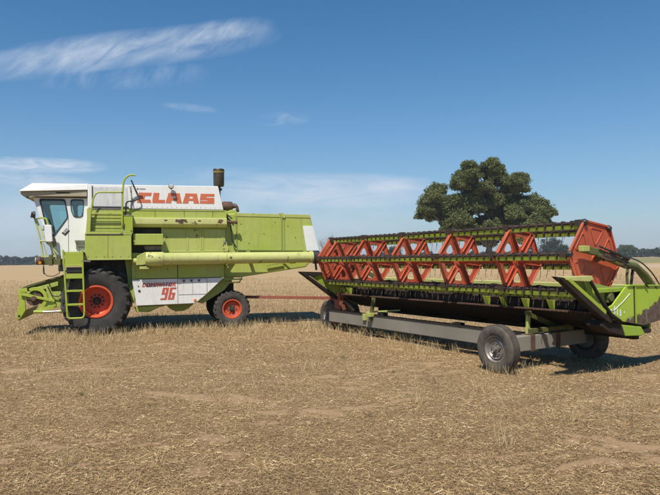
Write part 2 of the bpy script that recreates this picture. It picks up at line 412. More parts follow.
def depths(n, z0, z1, p):
    u = RNG.random(n); return (z0**(1-p)+u*(z1**(1-p)-z0**(1-p)))**(1/(1-p))
n = 640000
z = depths(n, 3.2, 34, 1.35); x = (RNG.random(n)*2-1)*(.60*z+2.8)
keep = litter(x, z) > RNG.normal(-1.02, .22, n); x, z = x[keep], z[keep]; n = len(x)
L_ = RNG.uniform(.010, .048, n)*(1+1.1*(RNG.random(n) > .95)); wd = np.maximum(RNG.uniform(.0014, .0036, n), z*.00040)
az = RNG.uniform(0, math.pi, n); til = RNG.normal(0, .16, n); h0 = gh(x, z)+RNG.uniform(.002, .02, n)+np.abs(np.sin(til))*L_*.5
dx, dy, dz = np.cos(az)*np.cos(til), np.sin(az)*np.cos(til), np.sin(til)
D = np.stack([dx, dy, dz], 1)*L_[:, None]/2; Wv = np.stack([-np.sin(az), np.cos(az), RNG.normal(0, .5, n)], 1)*wd[:, None]/2
C_ = np.stack([x, z, h0], 1)
sv = np.stack([C_-D-Wv, C_+D-Wv, C_+D+Wv, C_-D+Wv], 1).reshape(-1, 3); sf = np.arange(4*n).reshape(-1, 4)
tag(np_mesh('straw_litter', sv, sf, straw_m), 'loose cut straw lying over the bare paddock soil', 'straw', kind='stuff')
# standing stubble: tufts of upright stalks
def tufts(n, z0, z1, p, hlo, hhi, nb, thr, spread=.05, xs_=None, zs_=None, wfac=.0005, rows=0):
    if xs_ is None:
        z = depths(n, z0, z1, p); x = (RNG.random(n)*2-1)*(.60*z+1.5)
        k = patchy(x*.8, z*.8) > RNG.normal(thr, .35, n); x, z = x[k], z[k]
    else: x, z = np.array(xs_), np.array(zs_)
    if rows:                                                      # drill rows running across the paddock
        c, s_ = math.cos(-.62), math.sin(-.62); q = c*z-s_*x; p_ = s_*z+c*x; q = np.round(q/rows)*rows+RNG.normal(0, .03, len(q)); z = c*q+s_*p_; x = -s_*q+c*p_
    x = np.repeat(x, nb); z = np.repeat(z, nb); n = len(x)
    bx = x+RNG.normal(0, spread, n); bz = z+RNG.normal(0, spread, n); h = RNG.uniform(hlo, hhi, n)
    w = np.maximum(RNG.uniform(.002, .0045, n), z*wfac); a = RNG.uniform(0, 2*math.pi, n)
    lean = RNG.normal(0, .35, (n, 2)); b0 = np.stack([bx, bz, gh(bx, bz)-.01], 1)
    tp = b0+np.stack([lean[:, 0]*h, lean[:, 1]*h, h], 1); wv = np.stack([np.cos(a), np.sin(a), 0*a], 1)*w[:, None]/2
    return np.stack([b0-wv, b0+wv, tp+wv*.4, tp-wv*.4], 1).reshape(-1, 3)
parts = [tufts(7000, 7, 60, .8, .03, .10, 6, .2), tufts(9000, 13, 60, .7, .07, .17, 6, -.1, .05, rows=.38),
         tufts(260, 4.2, 12, 1.02, .03, .09, 7, .2, .03), tufts(2600, 4.2, 15, .9, .015, .05, 9, .1, .045)]
# thicker dry grass round the wheels and under the machines
def ring(cx, cz, r, n): a = RNG.uniform(0, 6.28, n); q = r*np.sqrt(RNG.random(n)); return list(cx+q*np.cos(a)*1.4), list(cz+q*np.sin(a)*.7)
GX, GZ = [], []
for cx, cz, r, k in ((-5.6, 13.7, .9, 90), (-6.6, 14.0, .8, 70), (-4.3, 14.4, 1., 80), (-2.7, 15.1, .7, 70), (-1.6, 15.4, .8, 50), (-.2, 14.5, .5, 50), (.6, 14.2, .8, 50),
                     (2.0, 10.8, .35, 26), (1.7, 11.3, .35, 22), (2.5, 8.75, .28, 26), (1.2, 12.2, .5, 30), (2.9, 8.7, .2, 10), (.9, 13.2, .6, 40)):
    a, b = ring(cx, cz, r, k); GX += a; GZ += b
parts.append(tufts(0, 0, 0, 1, .06, .24, 8, 0, .035, GX, GZ))
for cx, cz, k in ((.2, 8.6, 6), (-1.6, 8.0, 5), (3.9, 8.3, 6), (-4.6, 9.4, 7), (1.9, 7.6, 5), (2.35, 6.1, 10), (1.02, 7.1, 8), (1.5, 5.4, 7), (-.9, 6.6, 5), (-.35, 9.3, 6), (-2.9, 5.6, 6), (3.6, 6.8, 5), (-3.4, 8.2, 6), (-2.2, 5.0, 5)):
    parts.append(tufts(0, 0, 0, 1, .07, .22, 9, 0, .02, list(RNG.normal(cx, .05, k)), list(RNG.normal(cz, .05, k))))
tv = np.concatenate(parts); tf = np.arange(len(tv)).reshape(-1, 4)
tag(np_mesh('stubble', tv, tf, stub_m), 'standing stubble and dry grass tufts over the harvested paddock', 'stubble', kind='stuff')
# a few small green weeds
wv_ = [tufts(0, 0, 0, 1, .02, .06, 14, 0, .04, [a], [b], .0012) for a, b in ((-3.2, 7.7), (.9, 8.9), (1.4, 8.2), (-1.9, 9.4), (2.9, 6.6), (-3.9, 6.2), (.2, 10.4), (-2.1, 7.0), (3.1, 6.3))]
wv2 = np.concatenate(wv_)
tag(np_mesh('weeds', wv2, np.arange(len(wv2)).reshape(-1, 4), island_mat('weed_leaf', [(.06, .10, .035), (.12, .16, .06)], .2)), 'small green weeds sprouting among the straw', 'weeds', kind='stuff')
#PART2

# ------------------------------------------------------------------ wheels
def tyre_mesh(cx, y0, cz, r, w, rr, lugs, lug_h, side=-1):
    """tyre with its outer face at y0, lying towards -side; bar lugs in a chevron on the tread"""
    mb = MB(); s = -side                       # direction from the outer face inwards
    h = r-rr; tr = r-lug_h
    prof = [(rr, .10*w), (rr+.12*h, .04*w), (rr+.45*h, 0.0), (rr+.75*h, .03*w), (tr-.02*r, .10*w), (tr, .17*w), (tr+.008, .5*w),
            (tr, .83*w), (tr-.02*r, .90*w), (rr+.75*h, .97*w), (rr+.45*h, w), (rr+.12*h, .96*w), (rr, .90*w)]
    mb.lathe([(a, s*b) for a, b in prof], (cx, y0, cz), 'y', 64)
    if lugs:
        da = 2*math.pi/lugs
        for i in range(lugs):
            for half in (0, 1):
                a0 = da*(i+.5*half); vs = []; K = 5
                for k in range(K+1):
                    t = k/K; yy_ = (.5+t*.485*(1 if half else -1))*w
                    ang = a0+t*.62*da*1.25; ww = (.020+.012*t)*r/.78*1.25
                    top = r-.004-.045*r*max(0, t-.72)/.28; bot = tr-.03*r-.12*r*max(0, t-.72)/.28
                    if k == K: top = r-.062*r
                    for rad in (bot, top):
                        for sg in (-1, 1):
                            aa = ang+sg*ww/r*1.1
                            vs.append((cx+rad*math.cos(aa), y0+s*yy_, cz+rad*math.sin(aa)))
                fs = []
                for k in range(K):
                    b = 4*k; fs += [(b+2, b+3, b+7, b+6), (b, b+2, b+6, b+4), (b+1, b+5, b+7, b+3)]
                fs += [(0, 1, 3, 2), (4*K, 4*K+2, 4*K+3, 4*K+1)]
                mb.add(vs, fs)
    else:
        for i in range(72):                     # fine block tread of a road tyre
            a = 2*math.pi*i/72
            for yc in (.24, .41, .59, .76):
                a2 = a+(.03 if yc in (.41, .76) else 0); dw = .065*w
                vs = [(cx+rad*math.cos(a2+sg*.032), y0+s*(yc*w+q), cz+rad*math.sin(a2+sg*.032)) for rad in (tr-.004, r-.002) for sg in (-1, 1) for q in (-dw, dw)]
                mb.add(vs, [(4, 5, 7, 6), (0, 1, 5, 4), (2, 6, 7, 3), (0, 4, 6, 2), (1, 3, 7, 5)])
    # the loaded tyre flattens and bulges where it meets the ground
    zg = cz-r+.015; out = []
    for (a, b, c) in mb.v:
        k = max(0, 1-(c-zg)/(.30*r)); out.append((a, b+(b-(y0+s*w*.5))*.16*k*k, max(c, zg-.02)))
    mb.v = out
    return mb
def wheel(root, cx, y0, r, w, rr, side=-1, lugs=0, lug_h=.012, rim='orange_rim', tyre='tyre', dish=.16, nb=8, hubr=.1, spin=0, holes=0):
    cz = r-.015; s = -side; O = (cx, y0+s*w*.5, cz)
    hb = MB(); yd = y0+s*dish
    hb.lathe([(.001, -s*.0-s*.07), (hubr*.55, -s*.07), (hubr*.62, -s*.05), (hubr*.62, -s*.02), (hubr, -s*.02), (hubr, s*.02)], (cx, yd, cz), 'y', 24)
    for i in range(nb):
        a = 2*math.pi*i/nb+spin; bx, bz = cx+hubr*1.5*math.cos(a), cz+hubr*1.5*math.sin(a)
        hb.lathe([(.001, -s*.03), (.016*r/.5, -s*.03), (.016*r/.5, 0)], (bx, yd, bz), 'y', 6)
    wh = hb.build('wheel', 'dark' if rim == 'orange_rim' else rim, root, smooth=40, origin=O)
    def sub(mb, n, m, **k):
        o = mb.build(n, m, wh, origin=O, **k); o.location = (0, 0, 0); return o
    rb = MB(); q = s
    prof = [(rr+.015, q*.03), (rr+.02, q*.05), (rr+.005, q*.028), (rr-.012, q*.022), (rr-.02, q*.04), (rr-.045, q*.06), (rr-.06, q*(dish-.03)), (rr-.08, q*dish),
            (hubr*1.95, q*(dish-.012)), (hubr*1.8, q*(dish)), (.002, q*(dish))]
    if rim == 'orange_rim': prof = [(rr+.015, q*.03), (rr+.02, q*.05), (rr+.005, q*.028), (rr-.02, q*.025), (rr-.035, q*.05), (rr-.055, q*.10), (rr-.065, q*(dish-.02)), (rr-.09, q*dish), (.002, q*dish)]
    rb.lathe(prof, (cx, y0, cz), 'y', 48)
    rb.lathe([(rr-.02, q*(w-.03)), (rr-.05, q*(dish+.02)), (.002, q*(dish+.025))], (cx, y0, cz), 'y', 32)
    sub(rb, 'rim', rim, smooth=35)
    if holes:
        for i in range(holes):
            a = 2*math.pi*(i+.5)/holes; d = rr*.62; hm = MB()
            hm.lathe([(.001, -q*.004), (rr*.12, -q*.004), (rr*.12, q*.0)], (cx+d*math.cos(a), yd, cz+d*math.sin(a)), 'y', 12)
            sub(hm, 'hand_hole', 'dark')
    sub(tyre_mesh(cx, y0, cz, r, w, rr, lugs, lug_h, side), 'tyre', tyre, smooth=38)
    return wh

# ------------------------------------------------------------------ the combine harvester
CB = empty('combine_harvester', (-5.51, 14.1, 0), R(17))
tag(CB, 'green and white combine harvester with black tyres on orange wheels, its front cutter taken off', 'combine harvester')
def C(mb, n, m, parent=CB, **k): return mb.build(n, m, parent, **k)
wheel(CB, 0, 0, .79, .60, .375, -1, 20, .055, dish=.34, nb=10, hubr=.10)
wheel(CB, 0, 2.95, .79, .60, .375, 1, 20, .055, dish=.24, nb=10, hubr=.10)
wheel(CB, 3.24, .385, .475, .34, .245, -1, 22, .036, dish=.10, nb=6, hubr=.075, tyre='tyre_worn')
wheel(CB, 3.24, 2.565, .475, .34, .245, 1, 24, .028, dish=.10, nb=6, hubr=.075)
# axles and the dark machinery inside
C(MB().bar((0, .35, .74), (0, 2.6, .74), .26, .22), 'front_axle', 'dark', bevel=.01)
b = MB().bar((3.24, .5, .46), (3.24, 2.45, .46), .14, .14).bar((3.24, 1.1, .46), (3.24, 1.1, 1.2), .16).bar((3.24, 1.85, .46), (3.24, 1.85, 1.2), .16)
b.bar((3.0, .75, .5), (3.45, .8, .62), .05).bar((3.24, 1.45, .5), (3.24, 1.45, 1.1), .5, .3)
C(b, 'rear_axle', 'dark', bevel=.01)
b = MB().box(-.35, .95, .66, 2.3, .95, 1.9).box(.7, 3.0, .55, 2.4, .95, 1.9).box(.8, 3.0, .5, 2.45, 1.86, 2.6).box(-.3, .86, .62, 2.3, 1.74, 1.86)
C(b, 'machine_core', 'dark')
b = MB().prism([(-.30, 1.30), (.35, 1.62), (.35, 1.56), (-.30, 1.22)], .64, .655).bar((-.2, .62, 1.35), (.72, .62, .98), .05).tube([(-.25, .6, 1.6), (.2, .58, 1.66), (.6, .58, 1.3), (.74, .58, .8)], .022, 8)
b.lathe([(.001, -.04), (.17, -.04), (.17, 0), (.001, 0)], (.52, .64, 1.28), 'y', 24).lathe([(.001, -.05), (.1, -.05), (.1, 0)], (.18, .64, 1.60), 'y', 20)
C(b, 'drive_gear', 'black', smooth=40)
b = MB().prism([(.60, .58), (.80, .60), (.86, 1.2), (.80, 1.88), (.62, 1.88), (.70, 1.25)], .46, .5)
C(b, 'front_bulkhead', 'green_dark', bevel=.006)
# lower bodywork
b = MB().prism([(.80, 1.284), (3.03, 1.284), (3.03, 1.92), (.80, 1.92)], .32, .40).box(.8, .86, .40, 2.4, .7, 1.9)
C(b, 'side_skirt', 'green', bevel=.012)
b = MB().box(.83, 3.03, .312, .3195, 1.655, 1.675).box(1.875, 1.89, .312, .3195, 1.29, 1.65).box(1.25, 1.42, .305, .3195, 1.71, 1.735)
C(b, 'skirt_seam', 'dark')
b = MB().prism([(3.02, 1.27), (.80, 1.27), (.90, .63), (2.30, .645), (2.56, .845)], .30, .36)
wp = C(b, 'white_side_panel', 'white_panel', bevel=.008)
def sub(mb, n, m, parent, **k): return mb.build(n, m, parent, **k)
b = MB().box(1.875, 1.885, .2945, .299, .66, 1.265).box(1.90, 2.60, .2945, .299, .985-.12, .992-.12).box(2.592, 2.60, .2945, .299, .875, 1.262).box(1.90, 2.59, .2945, .299, 1.248, 1.254).box(2.24, 2.245, .2945, .299, .875, 1.246)
sub(b, 'panel_seam', 'muffler', wp)
b = MB()
for q in (2.03, 2.21, 2.40): sub(MB().box(q-.03, q+.03, .278, .299, 1.215, 1.235).box(q-.012, q+.012, .28, .299, 1.18, 1.215), 'latch', 'black', wp)
b = MB().lathe([(.001, -.012), (.028, -.012), (.03, 0)], (.97, .299, .99), 'y', 16); sub(b, 'drain_plug', 'black', wp)
b = MB().lathe([(.001, -.012), (.014, -.012), (.014, 0)], (.95, .299, 1.11), 'y', 12)
sub(b, 'drain_plug', 'black', wp)
sub(MB().lathe([(.001, -.02), (.03, -.02), (.04, 0)], (2.30, .299, .72), 'y', 16), 'reflector', 'amber', wp, smooth=40)
b = MB().prism([(.92, .62), (1.55, .62), (1.20, .46), (1.0, .46)], .40, .46).prism([(1.58, .64), (2.33, .64), (2.16, .50), (2.05, .44), (1.83, .43), (1.68, .52)], .62, 2.3)
b.prism([(.80, .95), (.90, .66), (1.3, .52), (2.9, .9), (3.0, 1.25)], .60, 2.3)
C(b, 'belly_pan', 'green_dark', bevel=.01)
b = MB().prism([(.55, .72), (.80, 1.2), (.80, .62), (.62, .60)], .42, .45).prism([(.84, .60), (1.5, .60), (1.10, .47), (.90, .47)], .385, .405)
C(b, 'splash_guard', 'green', bevel=.006)
b = MB().prism([(2.36, .66), (3.04, 1.26), (3.30, 1.26), (3.05, .95), (2.5, .62)], .44, .48)
C(b, 'rear_brace_plate', 'green_dark', bevel=.006)
b = MB().bar((3.03, .36, 1.22), (3.50, .36, 1.22), .035).bar((3.05, .38, 1.14), (3.45, .38, 1.14), .03).tube([(3.42, .34, 1.14), (3.5, .34, 1.3)], .015).bar((2.98, .42, 1.4), (3.32, .42, 1.9), .04)
C(b, 'link_rod', 'green_dark')
# recessed middle panels and sill
b = MB().box(1.50, 3.08, .40, .48, 1.88, 2.60)
mid = C(b, 'recessed_panel', 'green_rust', bevel=.008)
b = MB()
for q in (1.56, 2.12, 2.45, 2.5, 3.0): b.box(q, q+.03, .388, .399, 1.98, 2.5)
b.box(1.52, 3.06, .385, .399, 1.93, 1.965)
sub(b, 'stiffening_rib', 'green_rust', mid, bevel=.004)
b = MB().box(1.52, 3.07, .378, .398, 1.895, 1.925); sub(b, 'rusty_edge', 'muffler', mid)
b = MB().prism(rpoly([(.22, 2.78), (.215, 2.62), (.30, 2.55), (.46, 2.55), (.46, 2.78)], .02), .84, 3.10, 'x')
C(b, 'side_sill', 'green_pale', smooth=40)
b = MB()
rr_ = random.Random(3)
for (qx, qz, s_) in ((1.93, 2.70, .10), (2.03, 2.72, .09), (1.97, 2.66, .06), (2.09, 2.68, .05), (1.60, 2.72, .045), (2.42, 2.71, .045), (1.86, 2.73, .035)):
    pts = [(qx+s_*math.cos(a)*rr_.uniform(.5, 1.1), qz+s_*.42*math.sin(a)*rr_.uniform(.6, 1.1)) for a in [i*math.pi/5 for i in range(10)]]
    C(MB().prism(pts, .2105, .2135), 'flaked_paint', 'muffler')
b = MB().box(.84, 1.54, .14, .30, 2.11, 2.38)
C(b, 'front_locker', 'green', bevel=.012)
b = MB().box(1.54, 3.06, .386, .399, 2.50, 2.55); C(b, 'sill_shade_strip', 'green_dark')  # darker green strip painting the shade under the sill overhang
b = MB().tube([(3.08, .30, 2.69), (3.38, .30, 2.68)], .035, 12).tube([(3.12, .30, 2.69), (3.15, .30, 2.69)], .05, 12).tube([(3.33, .30, 2.68), (3.36, .30, 2.68)], .05, 12)
C(b, 'pto_shaft', 'muffler', smooth=40)
# tank
b = MB().prism([(-.20, 2.60), (3.09, 2.60), (3.12, 2.98), (-.20, 2.99)], .30, 2.6)
C(b, 'tank_base', 'green', bevel=.012)
b = MB().prism([(-.185, 3.575), (2.90, 3.60), (3.03, 2.992), (-.185, 3.004)], .31, 2.6)
tank = C(b, 'grain_tank', 'white', bevel=.014)
b = MB().prism([(-.07, 3.515), (.70, 3.525), (.73, 3.05), (-.07, 3.05)], .300, .3085); sub(b, 'tank_patch_plate', 'zinc', tank, bevel=.003)
b = MB().box(-.08, .74, .285, .3085, 3.012, 3.035).box(-.10, -.08, .29, .3085, 3.02, 3.54).box(.80, .808, .304, .3085, 3.01, 3.57).prism([(.76, 3.55), (.775, 3.55), (.865, 3.02), (.85, 3.02)], .302, .306)
sub(b, 'plate_edge', 'black', tank)
b = MB()
for i in range(18): sub(MB().lathe([(.001, -.004), (.008, -.004), (.008, 0)], (.93+i*.118, .3085, 3.045), 'y', 6), 'rivet', 'rim_grey', tank)
for i in range(6): sub(MB().lathe([(.001, -.004), (.008, -.004), (.008, 0)], (.78, .3085, 3.08+i*.085), 'y', 6), 'rivet', 'rim_grey', tank)
# big block lettering on the tank
def letters(polys, x0, z0, w, h, y0, y1, shear=0, rise=0):
    mb = MB()
    for p in polys: mb.prism([(x0+(a*w)+(c*shear), z0+c*h+a*w*rise) for a, c in p], y0, y1)
    return mb
BLK = {
 'C': [[(.12, 1), (1, 1), (.94, .68), (.56, .68), (.48, .32), (0, .32), (.12, .68)], [(0, .32), (.48, .32), (.9, .32), (.96, 0), (0, 0)]],
 'L': [[(.10, 1), (.56, 1), (.49, .32), (0, .32)], [(0, .32), (.49, .32), (1, .32), (1, 0), (0, 0)]],
 'A': [[(.17, 1), (.86, 1), (.89, .72), (.14, .72)], [(.14, .72), (.42, .72), (.40, .50), (.09, .50)], [(.60, .72), (.89, .72), (.92, .50), (.62, .50)],
       [(.09, .50), (.92, .50), (.95, .26), (.04, .26)], [(.04, .26), (.36, .26), (.34, 0), (0, 0)], [(.64, .26), (.95, .26), (1, 0), (.66, 0)]],
 'S': [[(.06, 1), (1, 1), (.97, .72), (.04, .72)], [(.04, .72), (.46, .72), (.46, .60), (.02, .60)], [(.02, .60), (.97, .60), (.97, .36), (.0, .36)], [(.52, .36), (.97, .36), (.98, .28), (.52, .28)], [(0, .28), (.98, .28), (.96, 0), (0, 0)]]}
xq = .93
for ch, w_ in (('C', .35), ('L', .30), ('A', .40), ('A', .41), ('S', .37)):
    lm = letters(BLK[ch], xq, 3.150, w_, .250, .3045, .3085)
    sub(lm, 'lettering', 'letter', tank); xq += w_+.005 if ch == 'C' and 0 else w_+.012
b = MB().box(.93, .965, .3045, .3085, 3.475, 3.505).box(.985, 1.13, .305, .3085, 3.482, 3.497)
sub(b, 'small_mark', 'muffler', tank)
b = MB().tube([(1.74, .285, 3.49), (1.74, .22, 3.52), (1.74, .22, 3.60)], .014).lathe([(.001, -.06), (.035, -.05), (.062, -.01), (.066, .03), (.02, .06), (.001, .06)], (1.74, .2, 3.56), 'y', 20)
wl_ = C(b, 'work_lamp', 'black', smooth=40)
sub(MB().lathe([(.001, -.068), (.05, -.062), (.055, -.05)], (1.74, .2, 3.56), 'y', 20), 'lens', 'lens', wl_)
# bitmap lettering on the white side panel
BM = {'D': ["1110", "1001", "1001", "1001", "1110"], 'O': ["1111", "1001", "1001", "1001", "1111"], 'M': ["10001", "11011", "10101", "10001", "10001"], 'I': ["1", "1", "1", "1", "1"],
      'N': ["1001", "1101", "1011", "1001", "1001"], 'A': ["0110", "1001", "1111", "1001", "1001"], 'T': ["111", "010", "010", "010", "010"], 'R': ["1110", "1001", "1110", "1010", "1001"]}
mb = MB(); cx_ = 0; ch_ = .0195; cw_ = .0186
for ch in 'DOMINATOR':
    rows = BM[ch]
    for r_i, row in enumerate(rows):
        c_i = 0
        while c_i < len(row):
            if row[c_i] == '1':
                e_ = c_i
                while e_ < len(row) and row[e_] == '1': e_ += 1
                z1 = 1.180-r_i*ch_; z0 = z1-ch_; a = 1.03+(cx_+c_i)*cw_; b_ = 1.03+(cx_+e_+.42)*cw_
                s1, s0 = (z1-1.07)*.25, (z0-1.07)*.25
                mb.prism([(a+s0, z0), (b_+s0, z0), (b_+s1, z1), (a+s1, z1)], .2955, .299); c_i = e_
            else: c_i += 1
    cx_ += len(rows[0])+1.15
sub(mb, 'lettering', 'letter_red', wp)
NUM = {'9': ["11111", "11011", "11011", "11111", "00011", "00011", "11111"], '6': ["11111", "11000", "11000", "11111", "11011", "11011", "11111"]}
mb = MB()
for k, ch in enumerate('96'):
    for r_i, row in enumerate(NUM[ch]):
        c_i = 0
        while c_i < 5:
            if row[c_i] == '1':
                e_ = c_i
                while e_ < 5 and row[e_] == '1': e_ += 1
                z1 = 1.055-r_i*.043; z0 = z1-.043; a = 1.465+k*.175+c_i*.030; b_ = 1.465+k*.175+e_*.030
                s1, s0 = (z1-.78)*.22, (z0-.78)*.22
                mb.prism([(a+s0, z0), (b_+s0, z0), (b_+s1, z1), (a+s1, z1)], .2955, .299); c_i = e_
            else: c_i += 1
sub(mb, 'number', 'letter_red', wp)

# seams and bolts along the side sheets
b = MB().box(.84, 3.06, .292, .2985, 2.955, 2.962); C(b, 'tank_seam', 'olive')
for q in (1.35, 2.05, 2.75): C(MB().box(q, q+.008, .292, .2985, 2.80, 2.975), 'tank_seam', 'olive')
for i in range(12): sub(MB().lathe([(.001, -.006), (.011, -.005), (.011, 0)], (.95+i*.185, .3195, 1.88), 'y', 8), 'skirt_bolt', 'muffler', CB)
for i in range(8): sub(MB().lathe([(.001, -.006), (.010, -.005), (.010, 0)], (.87, .3195, 1.33+i*.07) if i < 4 else (2.98, .3195, 1.33+(i-4)*.09), 'y', 8), 'skirt_bolt', 'muffler', CB)
for i in range(6): sub(MB().lathe([(.001, -.006), (.010, -.005), (.010, 0)], (-.17+i*.18, .0295, 1.83), 'y', 8), 'box_bolt', 'muffler', CB)
C(MB().box(.27, .276, .0245, .0295, 1.80, 2.34), 'box_seam', 'olive')
# rear hood
b = MB().prism([(2.96, 2.60), (3.00, 2.90), (3.34, 2.925), (5.37, 2.885), (5.62, 1.94), (5.24, 1.50), (3.44, 1.26), (3.05, 1.26), (2.96, 1.9)], .50, 2.4)
hood = C(b, 'straw_hood', 'green', bevel=.03)
b = MB().prism([(3.34, 2.85), (5.38, 2.82), (5.36, 2.905), (3.34, 2.935)], .488, .499)
sub(b, 'hood_top_flange', 'green_rust', hood, bevel=.004)
b = MB().box(3.36, 3.40, .485, .499, 1.98, 2.86).box(4.56, 4.60, .482, .499, 1.98, 2.86).box(4.64, 4.66, .485, .499, 1.98, 2.84)
b.prism([(3.40, 1.99), (5.15, 1.96), (5.15, 1.93), (3.40, 1.96)], .47, .499)
sub(b, 'hood_rib', 'green_dark', hood, bevel=.004)
b = MB().prism([(4.52, 2.94), (4.60, 2.96), (4.68, 2.86), (4.66, 2.80), (4.60, 2.82)], .47, .54); sub(b, 'hood_hinge', 'green_rust', hood, bevel=.004)
b = MB().prism([(5.15, 2.60), (5.43, 2.60), (5.60, 1.93), (5.25, 1.93)], .46, .499); sub(b, 'end_plate', 'white', hood, bevel=.006)
b = MB()
for q, zz in ((3.5, 2.65), (4.4, 2.7), (4.75, 2.6), (4.95, 2.3), (4.1, 2.4), (3.7, 2.15)): sub(MB().lathe([(.001, -.008), (.012, -.008), (.012, 0)], (q, .499, zz), 'y', 8), 'hood_bolt', 'muffler', hood)
b = MB().prism([(2.96, 2.72)]+[(3.36-.40*math.cos(R(a)), 2.70+.33*math.sin(R(a))) for a in range(30, 91, 10)]+[(3.45, 2.93), (3.45, 2.72)], .55, 2.3)
C(b, 'engine_cowl', 'green', bevel=.02)
b = MB().tube([(3.12, .42, 2.88), (3.22, .40, 2.6), (3.26, .40, 2.2), (3.36, .38, 2.03)], .018, 8).bar((3.12, .44, 2.90), (3.26, .42, 2.78), .03)
C(b, 'hose', 'black', smooth=40)
b = MB().box(3.02, 3.14, .30, .50, 1.93, 2.05).box(3.04, 3.12, .34, .42, 2.03, 2.16); C(b, 'auger_cradle', 'green_rust', bevel=.006)
b = MB().box(3.03, 3.10, .34, .40, 2.1, 2.2); C(b, 'grease_block', 'rim_grey', bevel=.01)
# engine breather and silencer
b = MB().tube([(3.02, 1.2, 2.95), (3.02, 1.2, 3.72)], .045, 14).lathe([(.05, 0), (.09, .03), (.09, .06), (.05, .08)], (3.02, 1.2, 3.58), 'z', 20)
pipe = C(b, 'intake_pipe', 'black', smooth=40)
sub(MB().lathe([(.001, 0), (.12, 0), (.142, .03), (.145, .30), (.142, .36), (.001, .36)], (3.02, 1.2, 3.70), 'z', 28), 'dust_bowl', 'can', pipe, smooth=40)
sub(MB().lathe([(.001, 0), (.15, 0), (.15, .05), (.001, .055)], (3.02, 1.2, 4.06), 'z', 28), 'clamp_band', 'yellow_band', pipe, smooth=40)
sub(MB().lathe([(.001, 0), (.14, 0), (.155, .02), (.14, .055), (.05, .07), (.001, .07)], (3.02, 1.2, 4.115), 'z', 28), 'rain_cap', 'black', pipe, smooth=40)
b = MB().lathe([(.001, 0), (.06, 0), (.12, .03), (.13, .06), (.13, .25), (.11, .29), (.05, .31), (.05, .36)], (3.06, 1.0, 3.15), 'x', 24).tube(bend([(3.40, 1.0, 3.15), (3.47, 1.0, 3.15), (3.50, 1.0, 3.00)], .05), .04, 12)
b.tube(bend([(3.36, .9, 3.22), (3.47, .86, 3.18), (3.42, .82, 3.02), (3.30, .8, 2.95)], .06), .012, 8)
C(b, 'silencer', 'muffler', smooth=40)
# unloading auger, folded back along the side
aug = MB().lathe([(.001, 0), (.16, 0), (.172, .02), (.172, .40), (.150, .44), (.146, 1.9), (.140, 4.12), (.155, 4.13), (.155, 4.2), (.001, 4.2)], (1.12, .14, 1.765), 'x', 30)
A_ = C(aug, 'unloading_auger', 'green_pale', smooth=40)
sub(MB().lathe([(.16, 0), (.175, .01), (.175, .16), (.13, .17), (.001, .17)], (5.325, .14, 1.765), 'x', 26).tube([(5.40, .14, 1.62), (5.42, .14, 1.42)], .03), 'spout_boot', 'black', A_, smooth=40)
for q in (3.05, 1.72): sub(MB().lathe([(.14, 0), (.156, .0), (.156, .03), (.14, .03)], (q, .14, 1.765), 'x', 26, True), 'tube_clamp', 'green_rust', A_)
b = MB().prism([(1.12, 1.62), (1.12, 1.94), (.92, 1.84), (.90, 1.62)], .04, .30).lathe([(.001, 0), (.07, 0), (.07, .2)], (.84, .14, 1.72), 'x', 16).box(.98, 1.2, .06, .3, 1.52, 1.60)
sub(b, 'elbow', 'green_rust', A_, bevel=.01)
sub(MB().tube([(1.42, -.015, 1.80), (1.46, -.03, 1.80)], .012), 'grease_nipple', 'black', A_)
C(MB().box(3.6, 3.68, .2, .5, 1.9, 1.95), 'auger_rest', 'green_dark')
b = MB().bar((4.9, .30, 1.62), (4.6, .50, 1.62), .03).bar((4.15, .44, 1.55), (4.6, .44, 1.62), .03); C(b, 'auger_rest', 'green_dark')

# cab
cs = [(-1.42, 3.26), (-.20, 3.28), (-.20, 1.78), (-.86, 1.78), (-.98, 1.90)]
w1 = rpoly([(-1.285, 3.225), (-.725, 3.225), (-.655, 2.80), (-.98, 2.32), (-1.09, 2.30)], .06)
w2 = rpoly([(-.60, 3.225), (-.295, 3.225), (-.33, 2.83), (-.38, 2.80), (-.53, 2.80), (-.59, 2.95)], .07)
b = MB().prism(cs, .55, .60, holes=[w1, w2])
cab = C(b, 'cab_side', 'white', bevel=0)
def inset(poly, k):
    cx_ = sum(p[0] for p in poly)/len(poly); cz_ = sum(p[1] for p in poly)/len(poly)
    return [(cx_+(p[0]-cx_)*k, cz_+(p[1]-cz_)*k) for p in poly]
for w_ in (w1, w2):
    fr_ = MB().prism(inset(w_, 1.03), .537, .61, holes=[inset(w_, .93)]).build('window_seal', 'black', cab)
    MB().prism(inset(w_, .94), .572, .578).build('window', 'glass', cab)
b = MB().box(-.655, -.645, .546, .5495, 1.82, 2.78).prism([(-.66, 2.80), (-.65, 2.80), (-.97, 2.33), (-.985, 2.33)], .546, .5495)
sub(b, 'door_gap', 'muffler', cab)
b = MB().prism([(-.80, 2.42), (-.70, 2.54), (-.62, 2.47), (-.72, 2.35)], .543, .5475); em = sub(b, 'emblem', 'black', cab)
b = MB()
for k in range(2):
    for (a0, c0, a1, c1) in ((0, .06, .055, .075), (0, .0, .055, .015), (0, .03, .055, .042), (.04, .015, .055, .03) if k else (0, .042, .013, .06), (0, .015, .013, .03) if k else (.04, .042, .055, .06)):
        q = lambda a, c: (-.765+(a+k*.072)*.62-c*.62+.03, 2.405+(a+k*.072)*.62+c*.62)
        b.prism([q(a0, c0), q(a1, c0), q(a1, c1), q(a0, c1)], .540, .5425)
sub(b, 'emblem_numerals', 'white', em)
b = MB().prism(cs, 2.05, 2.10, holes=[w1, w2]); C(b, 'cab_side', 'white')
for w_ in (w1, w2): MB().prism(inset(w_, .99), 2.072, 2.078).build('window', 'glass', CB)
